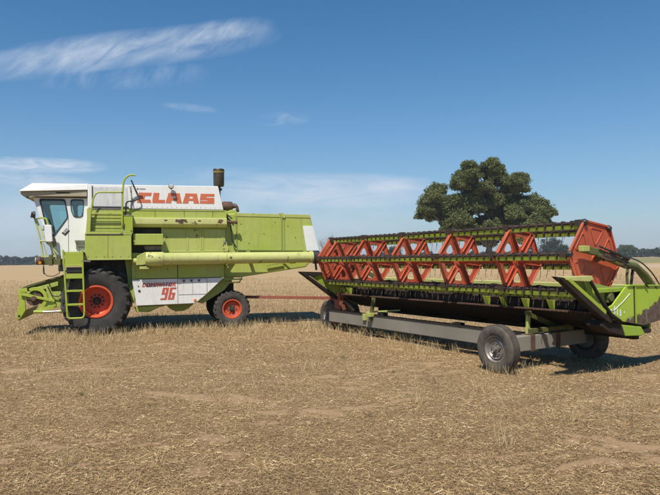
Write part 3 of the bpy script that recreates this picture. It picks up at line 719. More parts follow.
# windscreen frame and glass, slanting down from the visor
def quadbar(p, q, w): return MB().bar(p, q, w)
b = MB().bar((-1.40, .6, 3.26), (-.99, .6, 1.92), .05).bar((-1.40, 2.05, 3.26), (-.99, 2.05, 1.92), .05).bar((-1.0, .6, 1.93), (-1.0, 2.05, 1.93), .07).bar((-1.40, .6, 3.25), (-1.40, 2.05, 3.25), .05)
C(b, 'windscreen_frame', 'white', bevel=.006)
b = MB().add([(-1.385, .62, 3.23), (-1.385, 2.03, 3.23), (-1.0, 2.03, 1.96), (-1.0, .62, 1.96), (-1.379, .62, 3.232), (-1.379, 2.03, 3.232), (-.994, 2.03, 1.962), (-.994, .62, 1.962)],
               [(0, 1, 2, 3), (7, 6, 5, 4), (0, 4, 5, 1), (1, 5, 6, 2), (2, 6, 7, 3), (3, 7, 4, 0)])
C(b, 'windscreen', 'glass')
b = MB().box(-.24, -.20, .60, 2.05, 1.78, 2.55).box(-1.0, -.2, .6, 2.05, 1.78, 1.84); C(b, 'cab_floor', 'dark')
C(MB().box(-.24, -.205, .62, 1.1, 2.5, 3.2), 'cab_back_panel', 'dark'); C(MB().box(-.24, -.205, 1.7, 2.04, 2.5, 3.2), 'cab_back_panel', 'dark')
b = MB().prism(rpoly([(-.48, 2.35), (-.36, 2.35), (-.30, 2.95), (-.40, 2.95)], .03), 1.1, 1.55).prism(rpoly([(-.85, 2.20), (-.40, 2.20), (-.40, 2.34), (-.85, 2.34)], .03), 1.08, 1.58).box(-.75, -.5, 1.2, 1.45, 1.84, 2.2)
C(b, 'driver_seat', 'seat', bevel=.02)
b = MB().tube([(-1.0, 1.32, 1.84), (-.86, 1.32, 2.42)], .03).box(-1.12, -.98, 1.1, 1.55, 2.2, 2.42)
tp = C(b, 'steering_column', 'black')
ring_ = [(-.86+.04*math.cos(a)*0-.17*math.cos(a)*.9, 1.32+.19*math.sin(a), 2.44-.17*math.cos(a)*.42*-1) for a in [i*2*math.pi/20 for i in range(21)]]
sub(MB().tube(ring_, .014, 8, False).tube([ring_[0], ring_[10]], .01).tube([ring_[5], ring_[15]], .01), 'steering_wheel', 'black', tp, smooth=40)
# roof with its deep visor
b = MB().add([(-1.42, .42, 3.585), (-.205, .42, 3.60), (-.205, 2.22, 3.60), (-1.42, 2.22, 3.585), (-1.68, .36, 3.40), (-1.68, 2.28, 3.40), (-.205, .40, 3.455), (-.205, 2.24, 3.455), (-1.68, .36, 3.385), (-1.68, 2.28, 3.385)],
               [(0, 1, 2, 3), (0, 3, 5, 4), (0, 4, 8, 6, 1), (3, 2, 7, 9, 5), (4, 5, 9, 8), (1, 6, 7, 2), (6, 8, 9, 7)])
roof = C(b, 'cab_roof', 'white', bevel=.02)
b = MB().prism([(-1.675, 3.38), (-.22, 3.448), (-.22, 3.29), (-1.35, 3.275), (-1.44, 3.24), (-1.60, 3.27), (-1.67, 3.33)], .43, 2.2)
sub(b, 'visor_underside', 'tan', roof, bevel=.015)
b = MB().box(-1.33, -.24, .50, .545, 3.262, 3.30).box(-.9, -.6, .425, .43, 3.36, 3.39); sub(b, 'roof_seal', 'dark', roof)
b = MB().lathe([(.001, -.03), (.02, -.03), (.03, 0)], (-1.52, .42, 3.25), 'y', 10); sub(b, 'roof_clip', 'black', roof)
b = MB().box(-.202, -.185, .40, .56, 2.0, 3.60); C(b, 'cab_rear_post', 'white', bevel=.004)
b = MB().box(-.50, -.24, .47, .548, 2.20, 2.24).box(-.48, -.24, .50, .548, 2.10, 2.13).bar((-.48, .51, 2.22), (-.40, .51, 1.95), .02).box(-.45, -.24, .50, .548, 1.94, 1.97).box(-.48, -.3, .52, .548, 2.04, 2.07)
C(b, 'cab_step_bracket', 'rim_grey')
# mirror, front guard rails, lamps
b = MB().tube(bend([(-1.36, .5, 2.74), (-1.22, .42, 2.78), (-1.10, .36, 2.74), (-1.07, .34, 2.60)], .05), .018, 8)
ma = C(b, 'mirror_arm', 'green_new', smooth=40)
sub(MB().prism(rpoly([(-1.15, 2.60), (-.99, 2.60), (-.97, 2.20), (-1.12, 2.20)], .03), .30, .34), 'mirror', 'white', ma, bevel=.01)
b = MB().lathe([(.001, 0), (.05, .01), (.085, .05), (.085, .08), (.001, .085)], (-1.44, .42, 2.84), 'x', 18)
hl = C(b, 'side_lamp', 'black', smooth=40)
sub(MB().lathe([(.001, -.004), (.07, -.002), (.08, .02)], (-1.452, .42, 2.84), 'x', 18), 'lens', 'lens', hl)
b = MB().tube(bend([(-1.38, .46, 2.78), (-1.26, .46, 2.30), (-1.19, .46, 1.78)], .1), .020, 8).tube(bend([(-1.34, .52, 2.72), (-1.18, .40, 2.34), (-.86, .40, 1.90)], .1), .018, 8)
b.tube([(-1.26, .42, 2.22), (-.96, .42, 2.24)], .018, 8).tube([(-1.04, .42, 2.26), (-.90, .42, 1.78)], .016, 8).tube([(-1.20, .42, 2.20), (-1.10, .42, 1.85)], .014, 8).bar((-1.26, .42, 1.86), (-.9, .42, 1.86), .04)
b.tube([(-1.22, .42, 2.5), (-1.22, 2.1, 2.5)], .016, 8).tube([(-1.38, 2.1, 2.78), (-1.19, 2.1, 1.78)], .018, 8)
C(b, 'front_guard_rail', 'green_pale', smooth=40)
b = MB().prism(rpoly([(-1.12, 2.36), (-.94, 2.30), (-.90, 2.12), (-1.02, 2.06), (-1.16, 2.20)], .05), .50, .56); C(b, 'wiper_motor_box', 'rim_grey', bevel=.01)
b = MB().box(-1.22, -.72, .40, 2.1, 1.66, 1.80).box(-1.06, -.98, .36, .44, 1.64, 1.90).box(-.84, -.80, .36, .44, 1.64, 1.88); C(b, 'front_platform', 'olive', bevel=.01)
b = MB().lathe([(.001, -.07), (.08, -.07), (.10, -.03), (.10, .03), (.04, .09), (.001, .09)], (-1.27, .38, 1.76), 'x', 20)
fl = C(b, 'headlight', 'muffler', smooth=40)
sub(MB().lathe([(.001, 0), (.035, 0), (.04, .02)], (-1.24, .275, 1.71), 'y', 14), 'lens', 'amber', fl)
sub(MB().lathe([(.001, -.075), (.08, -.075), (.085, -.06)], (-1.27, .38, 1.76), 'x', 20), 'lens', 'lens', fl)
b = MB().tube([(-1.17, .36, 1.68), (-1.18, .36, 1.50), (-1.10, .36, 1.40), (-.96, .36, 1.385), (-.84, .36, 1.45), (-.78, .36, 1.6)], .009, 6).tube([(-1.17, .36, 1.62), (-1.165, .36, 1.44)], .014, 6)
C(b, 'hanging_cable', 'black', smooth=60)
b = MB().box(-.86, -.74, .40, .6, 1.50, 1.66); C(b, 'valve_block', 'black', bevel=.01)
# side platform above the front wheel
b = MB().box(-.235, .80, .03, .60, 1.775, 2.36)
pf = C(b, 'platform_box', 'green', bevel=.014)
sub(MB().box(-.24, .805, .022, .04, 2.355, 2.385), 'box_flange', 'green_rust', pf, bevel=.004); sub(MB().box(-.25, .81, .02, .05, 1.755, 1.785), 'box_flange', 'green_rust', pf, bevel=.004)
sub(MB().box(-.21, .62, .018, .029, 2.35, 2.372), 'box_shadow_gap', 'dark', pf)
b = MB().box(-.19, -.15, .04, .29, 2.38, 2.97).prism([(-.22, 2.38), (-.12, 2.38), (-.09, 2.97), (-.17, 2.97)], .03, .07)
b.box(-.20, .62, .035, .06, 2.385, 2.425).box(-.18, .60, .04, .055, 2.845, 2.87)
C(b, 'side_gate_frame', 'green', bevel=.006)
b = MB()
for q in (2.44, 2.52, 2.60, 2.68, 2.76, 2.84): b.box(-.15, .60, .17, .185, q, q+.055)
b.box(-.15, .6, .19, .2, 2.38, 2.95); C(b, 'side_grille', 'green', bevel=.003)
b = MB().box(-.1, .60, .22, .29, 2.93, 2.985).box(-.08, .58, .20, .26, 2.965, 2.995); C(b, 'platform_mat', 'rim_grey')
b = MB().box(.63, .835, .05, .30, 2.385, 2.80)
tb = C(b, 'toolbox', 'green_new', bevel=.01); sub(MB().box(.625, .84, .045, .305, 2.80, 2.822), 'toolbox_lid', 'rim_grey', tb, bevel=.004)
sub(MB().lathe([(.001, -.01), (.015, -.01), (.015, 0)], (.8, .049, 2.45), 'y', 10), 'toolbox_catch', 'black', tb)
b = MB().tube(bend([(-.10, .05, 2.90), (-.05, .05, 3.22), (.03, .05, 3.36), (.60, .05, 3.37)], .08), .020, 8)
b.tube([(-.16, .05, 2.40), (-.10, .05, 2.92)], .02, 8)
C(b, 'hand_rail', 'green_new', smooth=40)
b = MB().tube(bend([(.595, .04, 2.40), (.60, .04, 3.30), (.64, .04, 3.68), (.76, .04, 3.79), (.90, .04, 3.785)], .1), .022, 8)
b.tube([(.60, .04, 3.80-.42), (.60, .02, 3.36)], .03, 8)
C(b, 'tall_grab_rail', 'green_new', smooth=40)
b = MB().tube(bend([(.80, .30, 3.70), (.84, .28, 3.60), (.985, .22, 3.26), (.96, .20, 3.22), (.72, .18, 3.16), (.68, .18, 3.12), (.67, .14, 2.80)], .04), .017, 8)
C(b, 'black_grab_bar', 'black', smooth=40)
b = MB().bar((.60, .045, 2.5), (.62, .045, 2.62), .05, .05); C(b, 'rail_clamp', 'muffler')
# ladder
b = MB().bar((-.69, -.12, 2.00), (-.61, -.12, .56), .035, .05, (0, 1, 0)).bar((-.28, -.12, 2.00), (-.24, -.12, .56), .035, .05, (0, 1, 0))
b.tube(bend([(-.61, -.12, .58), (-.60, -.12, .42), (-.25, -.12, .42), (-.24, -.12, .58)], .09), .022, 8)
ld = C(b, 'ladder', 'green_new', bevel=.004)
for zz in (1.06, .745):
    sub(MB().box(-.64, -.25, -.14, -.02, zz-.012, zz+.012).box(-.64, -.25, -.145, -.135, zz-.03, zz+.016), 'ladder_step', 'green_new', ld, bevel=.003)
sub(MB().box(-.655, -.27, -.13, -.11, 1.64, 1.93), 'ladder_plate', 'green_new', ld, bevel=.006)
sub(MB().box(-.65, -.27, -.14, -.10, 1.62, 1.655).box(-.64, -.26, -.13, -.11, 1.335, 1.45), 'ladder_plate', 'green_new', ld, bevel=.004)
g_ = MB().box(-.645, -.27, -.135, .1, 1.50, 1.515)
for i in range(9): g_.prism([(-.64+i*.041, 1.515), (-.62+i*.041, 1.515), (-.63+i*.041, 1.535)], -.135, .1)
for i in range(5): g_.box(-.64, -.27, -.136, -.132, 1.46+i*.03, 1.472+i*.03)
sub(g_, 'grip_step', 'dark', ld)
sub(MB().box(-.63, -.26, -.02, -.005, 1.46, 1.60), 'toe_plate', 'black', ld)
b = MB().bar((-.65, -.10, 1.9), (-.65, .5, 1.9), .04).bar((-.28, -.10, 1.9), (-.28, .5, 1.9), .04).bar((-.62, -.10, 1.2), (-.4, .62, 1.5), .03).box(-.70, -.24, -.1, .5, 1.93, 1.955); C(b, 'ladder_bracket', 'green', bevel=.004)
b = MB().bar((-.3, -.13, 1.74), (-.1, -.13, 1.73), .03); C(b, 'peg', 'rim_grey')
# feeder house in front of the wheels
b = MB().prism([(-.30, 1.56), (-.80, 1.36), (-1.50, 1.16), (-1.66, 1.07), (-1.64, .96), (-1.46, .76), (-.9, .66), (-.3, .62)], .70, 2.25)
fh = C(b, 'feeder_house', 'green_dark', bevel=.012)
b = MB().prism([(-.34, 1.585), (-.80, 1.405), (-1.55, 1.185), (-1.70, 1.10), (-1.71, 1.075), (-.8, 1.37), (-.34, 1.55)], .52, 2.3); sub(b, 'feeder_top', 'olive', fh, bevel=.004)
b = MB().prism([(-1.72, 1.10), (-1.55, 1.12), (-1.52, .92), (-1.60, .90), (-1.58, .60), (-1.70, .40), (-1.80, .42), (-1.76, .52), (-1.70, .92), (-1.73, .95)], .50, .56)
b.box(-1.75, -1.70, .56, 2.3, .86, 1.08).prism([(-1.76, .36), (-1.6, .60), (-1.58, .60), (-1.72, .36)], .56, 2.3)
lp = sub(b, 'front_hook_plate', 'green_new', fh, bevel=.008)
sub(MB().lathe([(.001, -.006), (.028, -.006), (.028, 0)], (-1.72, .499, .47), 'y', 12), 'hook_hole', 'dark', fh)
b = MB().box(-1.68, -1.36, .50, .56, .84, 1.04).prism([(-1.35, 1.06), (-1.08, 1.10), (-.88, 1.16), (-.88, 1.26), (-1.40, 1.12)], .52, .58).prism([(-1.16, 1.12), (-1.06, 1.14), (-.94, .84), (-1.04, .82)], .49, .52)
b.box(-1.20, -.82, .54, .60, .84, 1.02).prism([(-1.12, .9), (-.92, .96), (-.78, .66), (-1.18, .62)], .50, .53); sub(b, 'feeder_side_plate', 'green', fh, bevel=.006)
gd = MB().prism([(-1.37+.27*math.cos(R(a)), .87+.27*math.sin(R(a))) for a in range(-70, 125, 12)]+[(-1.37+.19*math.cos(R(a)), .87+.19*math.sin(R(a))) for a in range(122, -71, -12)], .46, .52)
sub(gd, 'pulley_guard', 'green_new', fh, bevel=.004)
sub(MB().lathe([(.001, -.10), (.05, -.10), (.075, -.03), (.075, 0), (.17, 0), (.17, .03), (.001, .03)], (-1.40, .50, .87), 'y', 26), 'pulley', 'muffler', fh, smooth=40)
sub(MB().bar((-1.66, .47, .98), (-.95, .47, .80), .06).bar((-1.30, .47, .60), (-.92, .47, .70), .05).bar((-1.32, .46, .56), (-.95, .46, .64), .04), 'lever_arm', 'green_new', fh, bevel=.006)
sub(MB().tube([(-1.20, .44, .55), (-.82, .44, .55)], .03, 12), 'ram', 'steel', fh, smooth=40)
sub(MB().tube([(-.84, .44, .55), (-.5, .44, .56)], .042, 12), 'ram_barrel', 'green_new', fh, smooth=40)
sub(MB().tube([(-1.40, .44, .56), (-1.20, .44, .55)], .038, 12), 'ram_barrel', 'green_new', fh, smooth=40)
sub(MB().tube(bend([(-1.10, .46, 1.15), (-1.0, .44, .92), (-.85, .44, .90), (-.7, .5, 1.1)], .05), .014, 8), 'hose', 'black', fh)
#PART3
# ------------------------------------------------------------------ the cutting front (header) on its trailer; x along the front, y away from the cutter bar
HZ = R(-57.8); HO = (3.75, 8.58, 0)
HD = empty('cutting_header', HO, HZ)
tag(HD, 'long green harvester front with an orange and green pick-up reel, carried on a low trailer', 'harvester header')
def H(mb, n, m, parent=HD, **k): return mb.build(n, m, parent, **k)
RZ, RR, ROT = 1.65, .55, 8.1
def rv(k, r=RR): t = R(60*k+ROT); return (-r*math.cos(t), RZ+r*math.sin(t))
H(MB().tube([(-6.66, 0, RZ), (.06, 0, RZ)], .062, 16), 'reel_tube', 'orange', smooth=40)
# six bats with spring tines
rb_ = random.Random(11)
for k in range(6):
    y, zc = rv(k, .56); b = MB()
    pts = [(-6.68+i*.42, y+rb_.uniform(-.004, .004), zc+rb_.uniform(-.005, .005)) for i in range(17)]
    b.tube(pts, .026, 8)
    xx = -6.55
    while xx < 0:
        b.box(xx-.016, xx+.016, y-.032, y+.03, zc-.034, zc+.036).box(xx-.0045, xx+.0045, y-.026, y+.0, zc-rb_.uniform(.05, .10), zc-.03)      # tine clamp and its leg
        sw = rb_.uniform(-.02, .02); ln = rb_.uniform(.20, .27)
        if rb_.random() > .08: b.tube([(xx, y+.02, zc-.02), (xx+sw*.4, y+.045, zc-.12), (xx+sw, y+.02, zc-ln)], .0048, 4, False)
        xx += .152
    for i in range(6): b.box(-6.65+i*1.32-.05, -6.65+i*1.32+.05, y-.045, y+.045, zc-.045, zc+.045)
    bat = H(b, 'reel_bat', 'tube_brown')
    s_ = MB(); e = MB()
    for i in range(5):
        a0, a1 = -6.60+i*1.326, -6.60+(i+1)*1.326-.05
        s_.add([(a0, y-.012, zc-.022), (a1, y-.012, zc-.022), (a1, y+.006, zc-.088), (a0, y+.006, zc-.088), (a0, y+.012, zc-.022), (a1, y+.012, zc-.022), (a1, y+.028, zc-.088), (a0, y+.028, zc-.088)],
               [(0, 1, 2, 3), (7, 6, 5, 4), (0, 4, 5, 1), (1, 5, 6, 2), (2, 6, 7, 3), (3, 7, 4, 0)])
    for i in range(5):
        a0, a1 = -6.60+i*1.326, -6.60+(i+1)*1.326-.05
        q = MB().add([(a0, y-.012, zc-.022), (a1, y-.012, zc-.022), (a1, y+.006, zc-.088), (a0, y+.006, zc-.088), (a0, y+.012, zc-.022), (a1, y+.012, zc-.022), (a1, y+.028, zc-.088), (a0, y+.028, zc-.088)],
               [(0, 1, 2, 3), (7, 6, 5, 4), (0, 4, 5, 1), (1, 5, 6, 2), (2, 6, 7, 3), (3, 7, 4, 0)])
        o = q.build('slat', 'bat', bat, bevel=.003)
# spiders: hexagonal channel ring, six spokes, webbed hub
def pol(rad, ang): t = R(ang+ROT); return (-rad*math.cos(t), RZ+rad*math.sin(t))
def spider(xc, r=.535):
    b = MB(); hexo = [pol(r, 60*k) for k in range(6)]
    holes = [rpoly([pol(.165, 60*k+30), pol(.392, 60*k+11.5), pol(.392, 60*k+48.5)], .11, 6) for k in range(6)]
    b.prism(hexo, xc-.008, xc+.008, 'x', holes=holes)
    for k in range(6):
        (y0, z0), (y1, z1) = pol(r, 60*k), pol(r, 60*k+60)
        b.bar((xc, y0, z0), (xc, y1, z1), .062, .016, (0, (y0+y1)/2, (z0+z1)/2-RZ))
        for sg in (1, -1):
            b.bar((xc+.014, *pol(.16, 60*k+18*sg)), (xc+.014, *pol(r-.02, 60*k+4.2*sg)), .010, .044, (1, 0, 0))
    b.lathe([(.001, -.03), (.10, -.03), (.12, -.01), (.12, .01), (.10, .03), (.001, .03)], (xc, 0, RZ), 'x', 24)
    return b
for i in range(1, 5): H(spider(-6.63+i*1.326), 'reel_spider', 'orange', bevel=.003)
for xc, sg in ((.02, 1), (-6.65, -1)):
    hexo = [rv(k, .60) for k in range(6)]; b = MB().prism(hexo, xc-.008, xc+.008, 'x')
    ep = H(b, 'reel_end_plate', 'orange', bevel=.004)
    f_ = MB()
    for k in range(6):
        (y0, z0), (y1, z1) = rv(k, .592), rv(k+1, .592)
        f_.bar((xc+sg*.018, y0, z0), (xc+sg*.018, y1, z1), .03, .022, (1, 0, 0))
    sub(f_, 'plate_rim', 'orange', ep, bevel=.004)
    for k in range(6):                                        # pressed wedge-shaped ribs in the plate
        A_ = [(.14, 30), (.50*.92, 12), (.515*.92, 30), (.50*.92, 48)]
        outer = rpoly([pol(.17, 60*k+30), pol(.475, 60*k+9), pol(.475, 60*k+51)], .06)
        inner = rpoly([pol(.205, 60*k+30), pol(.452, 60*k+12), pol(.452, 60*k+48)], .05)
        sub(MB().prism(outer, xc-.018, xc+.018, 'x', holes=[inner]), 'pressed_rib', 'orange', ep, bevel=.004)
    if sg > 0:
        for k in (1, 2, 0):
            y, z_ = rv(k, .565); sub(MB().lathe([(.001, -.03), (.045, -.02), (.05, .02), (.03, .05), (.001, .05)], (xc, y, z_), 'x', 14), 'bat_bearing', 'black', ep, smooth=40)
    for k in range(6) if sg < 0 else []: pass
# internal framing close to the left plate
H(spider(-6.42, .52), 'reel_spider', 'orange', bevel=.003)
# table, back wall, auger
b = MB().prism([(.05, .885), (.07, .85), (.35, .71), (.80, .545), (1.18, .52), (1.22, .56), (1.19, .60), (.82, .60), (.42, .74), (.10, .885)], -6.74, .14, 'x')
H(b, 'table_floor', 'brown', bevel=.006)
b = MB().box(-6.74, .14, 1.16, 1.20, .56, 1.17)
bw = H(b, 'back_wall', 'green_dark', bevel=.005)
sub(MB().box(-6.74, .14, 1.08, 1.22, 1.17, 1.245), 'top_rail', 'green_pale', bw, bevel=.012)
for q in (-6.1, -5.0, -3.9, -2.2, -1.1): sub(MB().box(q, q+.07, 1.20, 1.28, .56, 1.17), 'upright', 'green_dark', bw, bevel=.006)
sub(MB().box(-6.6, .1, 1.205, 1.29, .68, .78), 'lower_rail', 'green_dark', bw, bevel=.006)
b = MB().box(-6.70, .10, .01, .06, .868, .888)
cb = H(b, 'cutter_bar', 'muffler')
kn = MB()
for i in range(88):
    xq = -6.66+i*.0762; kn.prism([(xq-.016, .02), (xq+.016, .02), (xq+.005, -.045), (xq-.005, -.045)], .868, .888, 'z')
sub(kn, 'knife_guard', 'muffler', cb)
b = MB().tube([(-6.70, .60, .94), (.10, .60, .94)], .235, 28); ag = H(b, 'table_auger', 'tube_brown', smooth=40)
for x0, x1, sg in ((-6.66, -3.9, 1), (-2.8, .06, -1)):
    n_ = int((x1-x0)/.5*20); vs = []; fs = []
    for i in range(n_+1):
        t = i/20*2*math.pi*sg; xx = x0+(x1-x0)*i/n_
        for dx_ in (-.004, .004):
            for rad in (.233, .285): vs.append((xx+dx_, .60+rad*math.cos(t), .94+rad*math.sin(t)))
    for i in range(n_):
        a = 4*i; fs += [(a, a+1, a+5, a+4), (a+2, a+6, a+7, a+3), (a+1, a+3, a+7, a+5)]
    sub(MB().add(vs, fs), 'auger_flight', 'brown', ag)
rf = random.Random(4)
for i in range(14):
    xx = -4.1+i*.11; t = rf.uniform(0, 6.28); sub(MB().tube([(xx, .60+.23*math.cos(t), .94+.23*math.sin(t)), (xx, .60+.31*math.cos(t), .94+.31*math.sin(t))], .008, 6), 'auger_finger', 'rim_grey', ag)
for xx in (-.80, -1.29, -1.75, -2.13, -6.4, -6.62):
    b = MB().add([(xx-.055, .06, 1.03), (xx+.055, .06, 1.03), (xx+.045, .12, .86), (xx-.035, .12, .86), (xx-.055, .075, 1.03), (xx+.055, .075, 1.03), (xx+.045, .135, .86), (xx-.035, .135, .86)], [(0, 1, 2, 3), (7, 6, 5, 4), (0, 4, 5, 1), (1, 5, 6, 2), (2, 6, 7, 3), (3, 7, 4, 0)])
    b.prism([(.07, 1.03), (.20, 1.02), (.18, .84), (.12, .86)], xx-.008, xx+.008, 'x')
    H(b, 'guide_bracket', 'green_new', bevel=.004)
# underside ribs
for q in (-5.6, -4.3, -3.0, -1.7, -.5):
    H(MB().prism([(.3, .66), (.75, .545), (1.15, .52), (1.15, .48), (.7, .49)], q, q+.05, 'x'), 'table_rib', 'brown', bevel=.004)
H(MB().box(-6.5, 0, 1.02, 1.12, .42, .515), 'rear_skid_beam', 'brown', bevel=.006)
# left end: side sheet and divider
b = MB().prism([(-.10, 1.30), (.10, 1.22), (1.22, 1.22), (1.25, .60), (.70, .56), (.15, .76), (-.08, .86), (-.35, 1.08)], -6.775, -6.745, 'x')
H(b, 'end_sheet', 'green_head', bevel=.006)
b = MB().prism([(-1.02, 1.43), (-.45, 1.405), (-.40, 1.36), (-.62, 1.30), (-.95, 1.39)], -6.84, -6.72, 'x')
dv = H(b, 'crop_divider', 'brown', bevel=.006)
sub(MB().prism([(-1.0, 1.41), (-.88, 1.385), (.02, .80), (.04, .72), (-.06, .76)], -6.86, -6.70, 'x'), 'divider_shoe', 'brown', dv, bevel=.005)
sub(MB().prism([(-.72, 1.32), (-.40, 1.36), (-.10, 1.30), (.0, .86)], -6.79, -6.765, 'x'), 'divider_cheek', 'green_head', dv, bevel=.004)
# right end: worn side sheet, divider, struts
b = MB().prism([(-.02, .93), (.20, 1.00), (.36, 1.12), (.52, 1.24), (.62, 1.255), (1.95, 1.21), (1.98, .80), (1.70, .74), (1.16, .675), (.95, .655), (.05, .815)], .145, .170, 'x')
es = H(b, 'end_sheet', 'sheet', bevel=.004)
sub(MB().box(.171, .186, .735, .76, .70, 1.245), 'sheet_seam', 'green_head', es, bevel=.003)
sub(MB().box(.171, .176, .712, .733, .70, 1.245), 'sheet_seam', 'brown', es)
sub(MB().prism([(.55, 1.25), (1.95, 1.205), (1.95, 1.225), (.60, 1.272)], .10, .19, 'x'), 'sheet_lip', 'green_head', es, bevel=.004)
bl = MB()
for (a0, c0, a1, c1) in ((.22, .92, .44, 1.03), (.44, 1.03, .62, 1.14), (-.02, .935, .22, .92)): bl.bar((.173, a0, c0), (.173, a1, c1), .006, .010, (1, 0, 0))
sub(bl, 'bright_scratch', 'white_panel', es)
for q, w_, z0, z1 in ((.22, .030, .86, .99), (.29, .02, .84, .97), (.36, .035, .82, .93), (.46, .018, .86, .90), (.15, .02, .88, .95)):
    pts = rpoly([(q, z0), (q+w_, z0+.01), (q+w_*.8, z1), (q+w_*.1, z1-.02)], .01); sub(MB().prism(pts, .1705, .1735, 'x'), 'bare_patch', 'white_panel', es)
H(MB().prism([(.42, .70), (.90, .64), (1.0, .53), (.90, .505), (.50, .53)], -.10, .165, 'x'), 'lower_end_box', 'green_head', bevel=.01)
H(MB().prism([(.00, .80), (.415, .70), (.49, .53), (.10, .62), (-.08, .72)], -.10, .16, 'x'), 'skid_shoe', 'brown', bevel=.01)
b = MB().prism([(-.85, 1.37), (-.35, 1.37), (.45, 1.22), (.25, 1.02), (.05, .92)], .03, .05, 'x'); H(b, 'inner_cheek', 'green_dark', bevel=.004)
H(MB().box(-.02, .12, -.3, 1.1, 1.17, 1.235), 'end_rail', 'green_head', bevel=.01)
b = MB().prism([(-.99, 1.405), (-.92, 1.39), (.16, .815), (.13, .75), (.05, .765), (-.42, 1.03)], .10, .20, 'x')
dv = H(b, 'crop_divider', 'brown', bevel=.006)
sub(MB().prism([(-1.08, 1.435), (-.86, 1.415), (-.80, 1.37), (-.95, 1.36)], .12, .18, 'x'), 'divider_tip', 'brown', dv, bevel=.004)
sub(MB().prism([(-.86, 1.39), (-.78, 1.40), (.0, .93), (-.02, .875)], .155, .205, 'x'), 'divider_strip', 'green_new', dv, bevel=.004)
sub(MB().prism(rpoly([(-.92, 1.425), (-.30, 1.425), (-.28, 1.36), (-.34, 1.345), (-.86, 1.375)], .03), .06, .20, 'x'), 'divider_head', 'green_pale', dv, bevel=.012)
H(MB().tube([(.19, -.34, 1.36), (.20, -.10, 1.06), (.20, .10, .86), (.19, .35, .76)], [.024, .026, .034, .02], 10), 'divider_stay', 'brown', smooth=40)
H(MB().bar((.12, -.30, 1.36), (.12, -.14, .98), .03, .08), 'divider_brace', 'green_head', bevel=.004)
b = MB().box(-.08, .10, .20, .34, 1.02, 1.20).tube([(.0, .25, 1.1), (.13, .25, 1.1)], .06, 14); H(b, 'knife_drive', 'olive', bevel=.008)
# reel arm and its ram, hose and posts
b = MB().bar((.13, -.42, 1.80), (.13, -.08, 1.745), .06, .10).bar((.13, -.08, 1.745), (.13, .62, 1.56), .055, .12)
b.tube([(.13, .58, 1.57), (.13, .85, 1.53), (.13, 1.10, 1.39), (.13, 1.30, 1.22), (.13, 1.36, 1.16)], [.05, .055, .055, .05, .04], 10)
ra = H(b, 'reel_arm', 'olive', bevel=.01)
sub(MB().box(.10, .17, -.46, -.30, 1.76, 1.84), 'arm_end', 'green_rust', ra, bevel=.008)
sub(MB().box(.11, .17, .05, .30, 1.62, 1.74).box(.10, .165, .45, .62, 1.55, 1.66), 'bearing_block', 'muffler', ra, bevel=.01)
sub(MB().tube([(.18, -.10, 1.83), (.18, .55, 1.66)], .014, 8).tube([(.18, .15, 1.765), (.18, .60, 1.645)], .022, 10), 'ram', 'black', ra, smooth=40)
sub(MB().tube([(.20, -.05, 1.70), (.20, .35, 1.63), (.20, .75, 1.46), (.20, 1.05, 1.22)], .012, 8), 'hose', 'black', ra, smooth=50)
sub(MB().tube(bend([(.16, .6, 1.68), (.16, .95, 1.60), (.16, 1.25, 1.42), (.16, 1.45, 1.22), (.16, 1.40, 1.12)], .15), .010, 8), 'hose', 'black', ra, smooth=50)
sub(MB().tube([(.05, 0, RZ), (.16, 0, 1.70)], .05, 14), 'hub', 'muffler', ra, smooth=40)
H(MB().bar((.12, .80, 1.52), (.12, .74, 1.27), .03, .03), 'arm_post', 'black')
H(MB().tube(bend([(.14, .66, 1.55), (.14, .60, 1.42), (.14, .62, 1.26)], .06), .02, 8), 'arm_link', 'olive', smooth=40)
# far end arm
b = MB().bar((-6.80, -.1, 1.70), (-6.80, .62, 1.52), .055, .10).bar((-6.80, .62, 1.52), (-6.80, 1.25, 1.20), .05, .1); H(b, 'reel_arm', 'olive', bevel=.01)
H(MB().prism([(-.06, 1.70), (.06, 1.70), (.06, 1.56), (-.06, 1.56)], -6.80, -6.66, 'x').lathe([(.001, 0), (.09, 0), (.09, .10), (.001, .10)], (-6.86, 0, 1.63), 'x', 16), 'reel_hub', 'black', smooth=40)

# ------------------------------------------------------------------ header trailer
TR = empty('header_trailer', HO, HZ)
tag(TR, 'low grey four-wheeled trailer with a long box beam and red drawbar carrying the cutting front', 'trailer')
def T(mb, n, m, parent=TR, **k): return mb.build(n, m, parent, **k)
wheel(TR, -.95, -1.02, .36, .195, .205, -1, 0, .012, 'rim_grey', 'tyre_dusty', .07, 5, .05, .3)
wheel(TR, -.95, 1.30, .36, .195, .205, 1, 0, .012, 'rim_grey', 'tyre_dusty', .07, 5, .05, .1)
wheel(TR, -7.18, -.03, .36, .215, .205, -1, 0, .012, 'rim_grey', 'tyre_dusty', .05, 5, .05, .5, 8)
wheel(TR, -7.18, .74, .36, .215, .205, 1, 0, .012, 'rim_grey', 'tyre_dusty', .05, 5, .05, .2, 8)
T(MB().box(-6.95, -1.02, -.11, .06, .215, .475), 'main_beam', 'beam', bevel=.012)
T(MB().box(-6.95, -1.02, -.125, .075, .475, .487), 'beam_cap', 'brown', bevel=.003)
T(MB().box(-1.03, -.87, -.80, 1.08, .27, .50), 'rear_axle', 'beam', bevel=.012)
for q in (-.30, .30): T(MB().box(-1.04, -.86, q, q+.10, .262, .508), 'axle_clamp', 'muffler', bevel=.005)
T(MB().box(-7.25, -7.11, .15, .56, .30, .42).box(-7.05, -6.75, .18, .50, .40, .52), 'front_axle', 'beam', bevel=.01)
T(MB().box(-6.86, -6.60, -.02, .22, .487, .90).box(-7.15, -6.72, .0, .3, .84, .90), 'front_post', 'red_bar', bevel=.01)
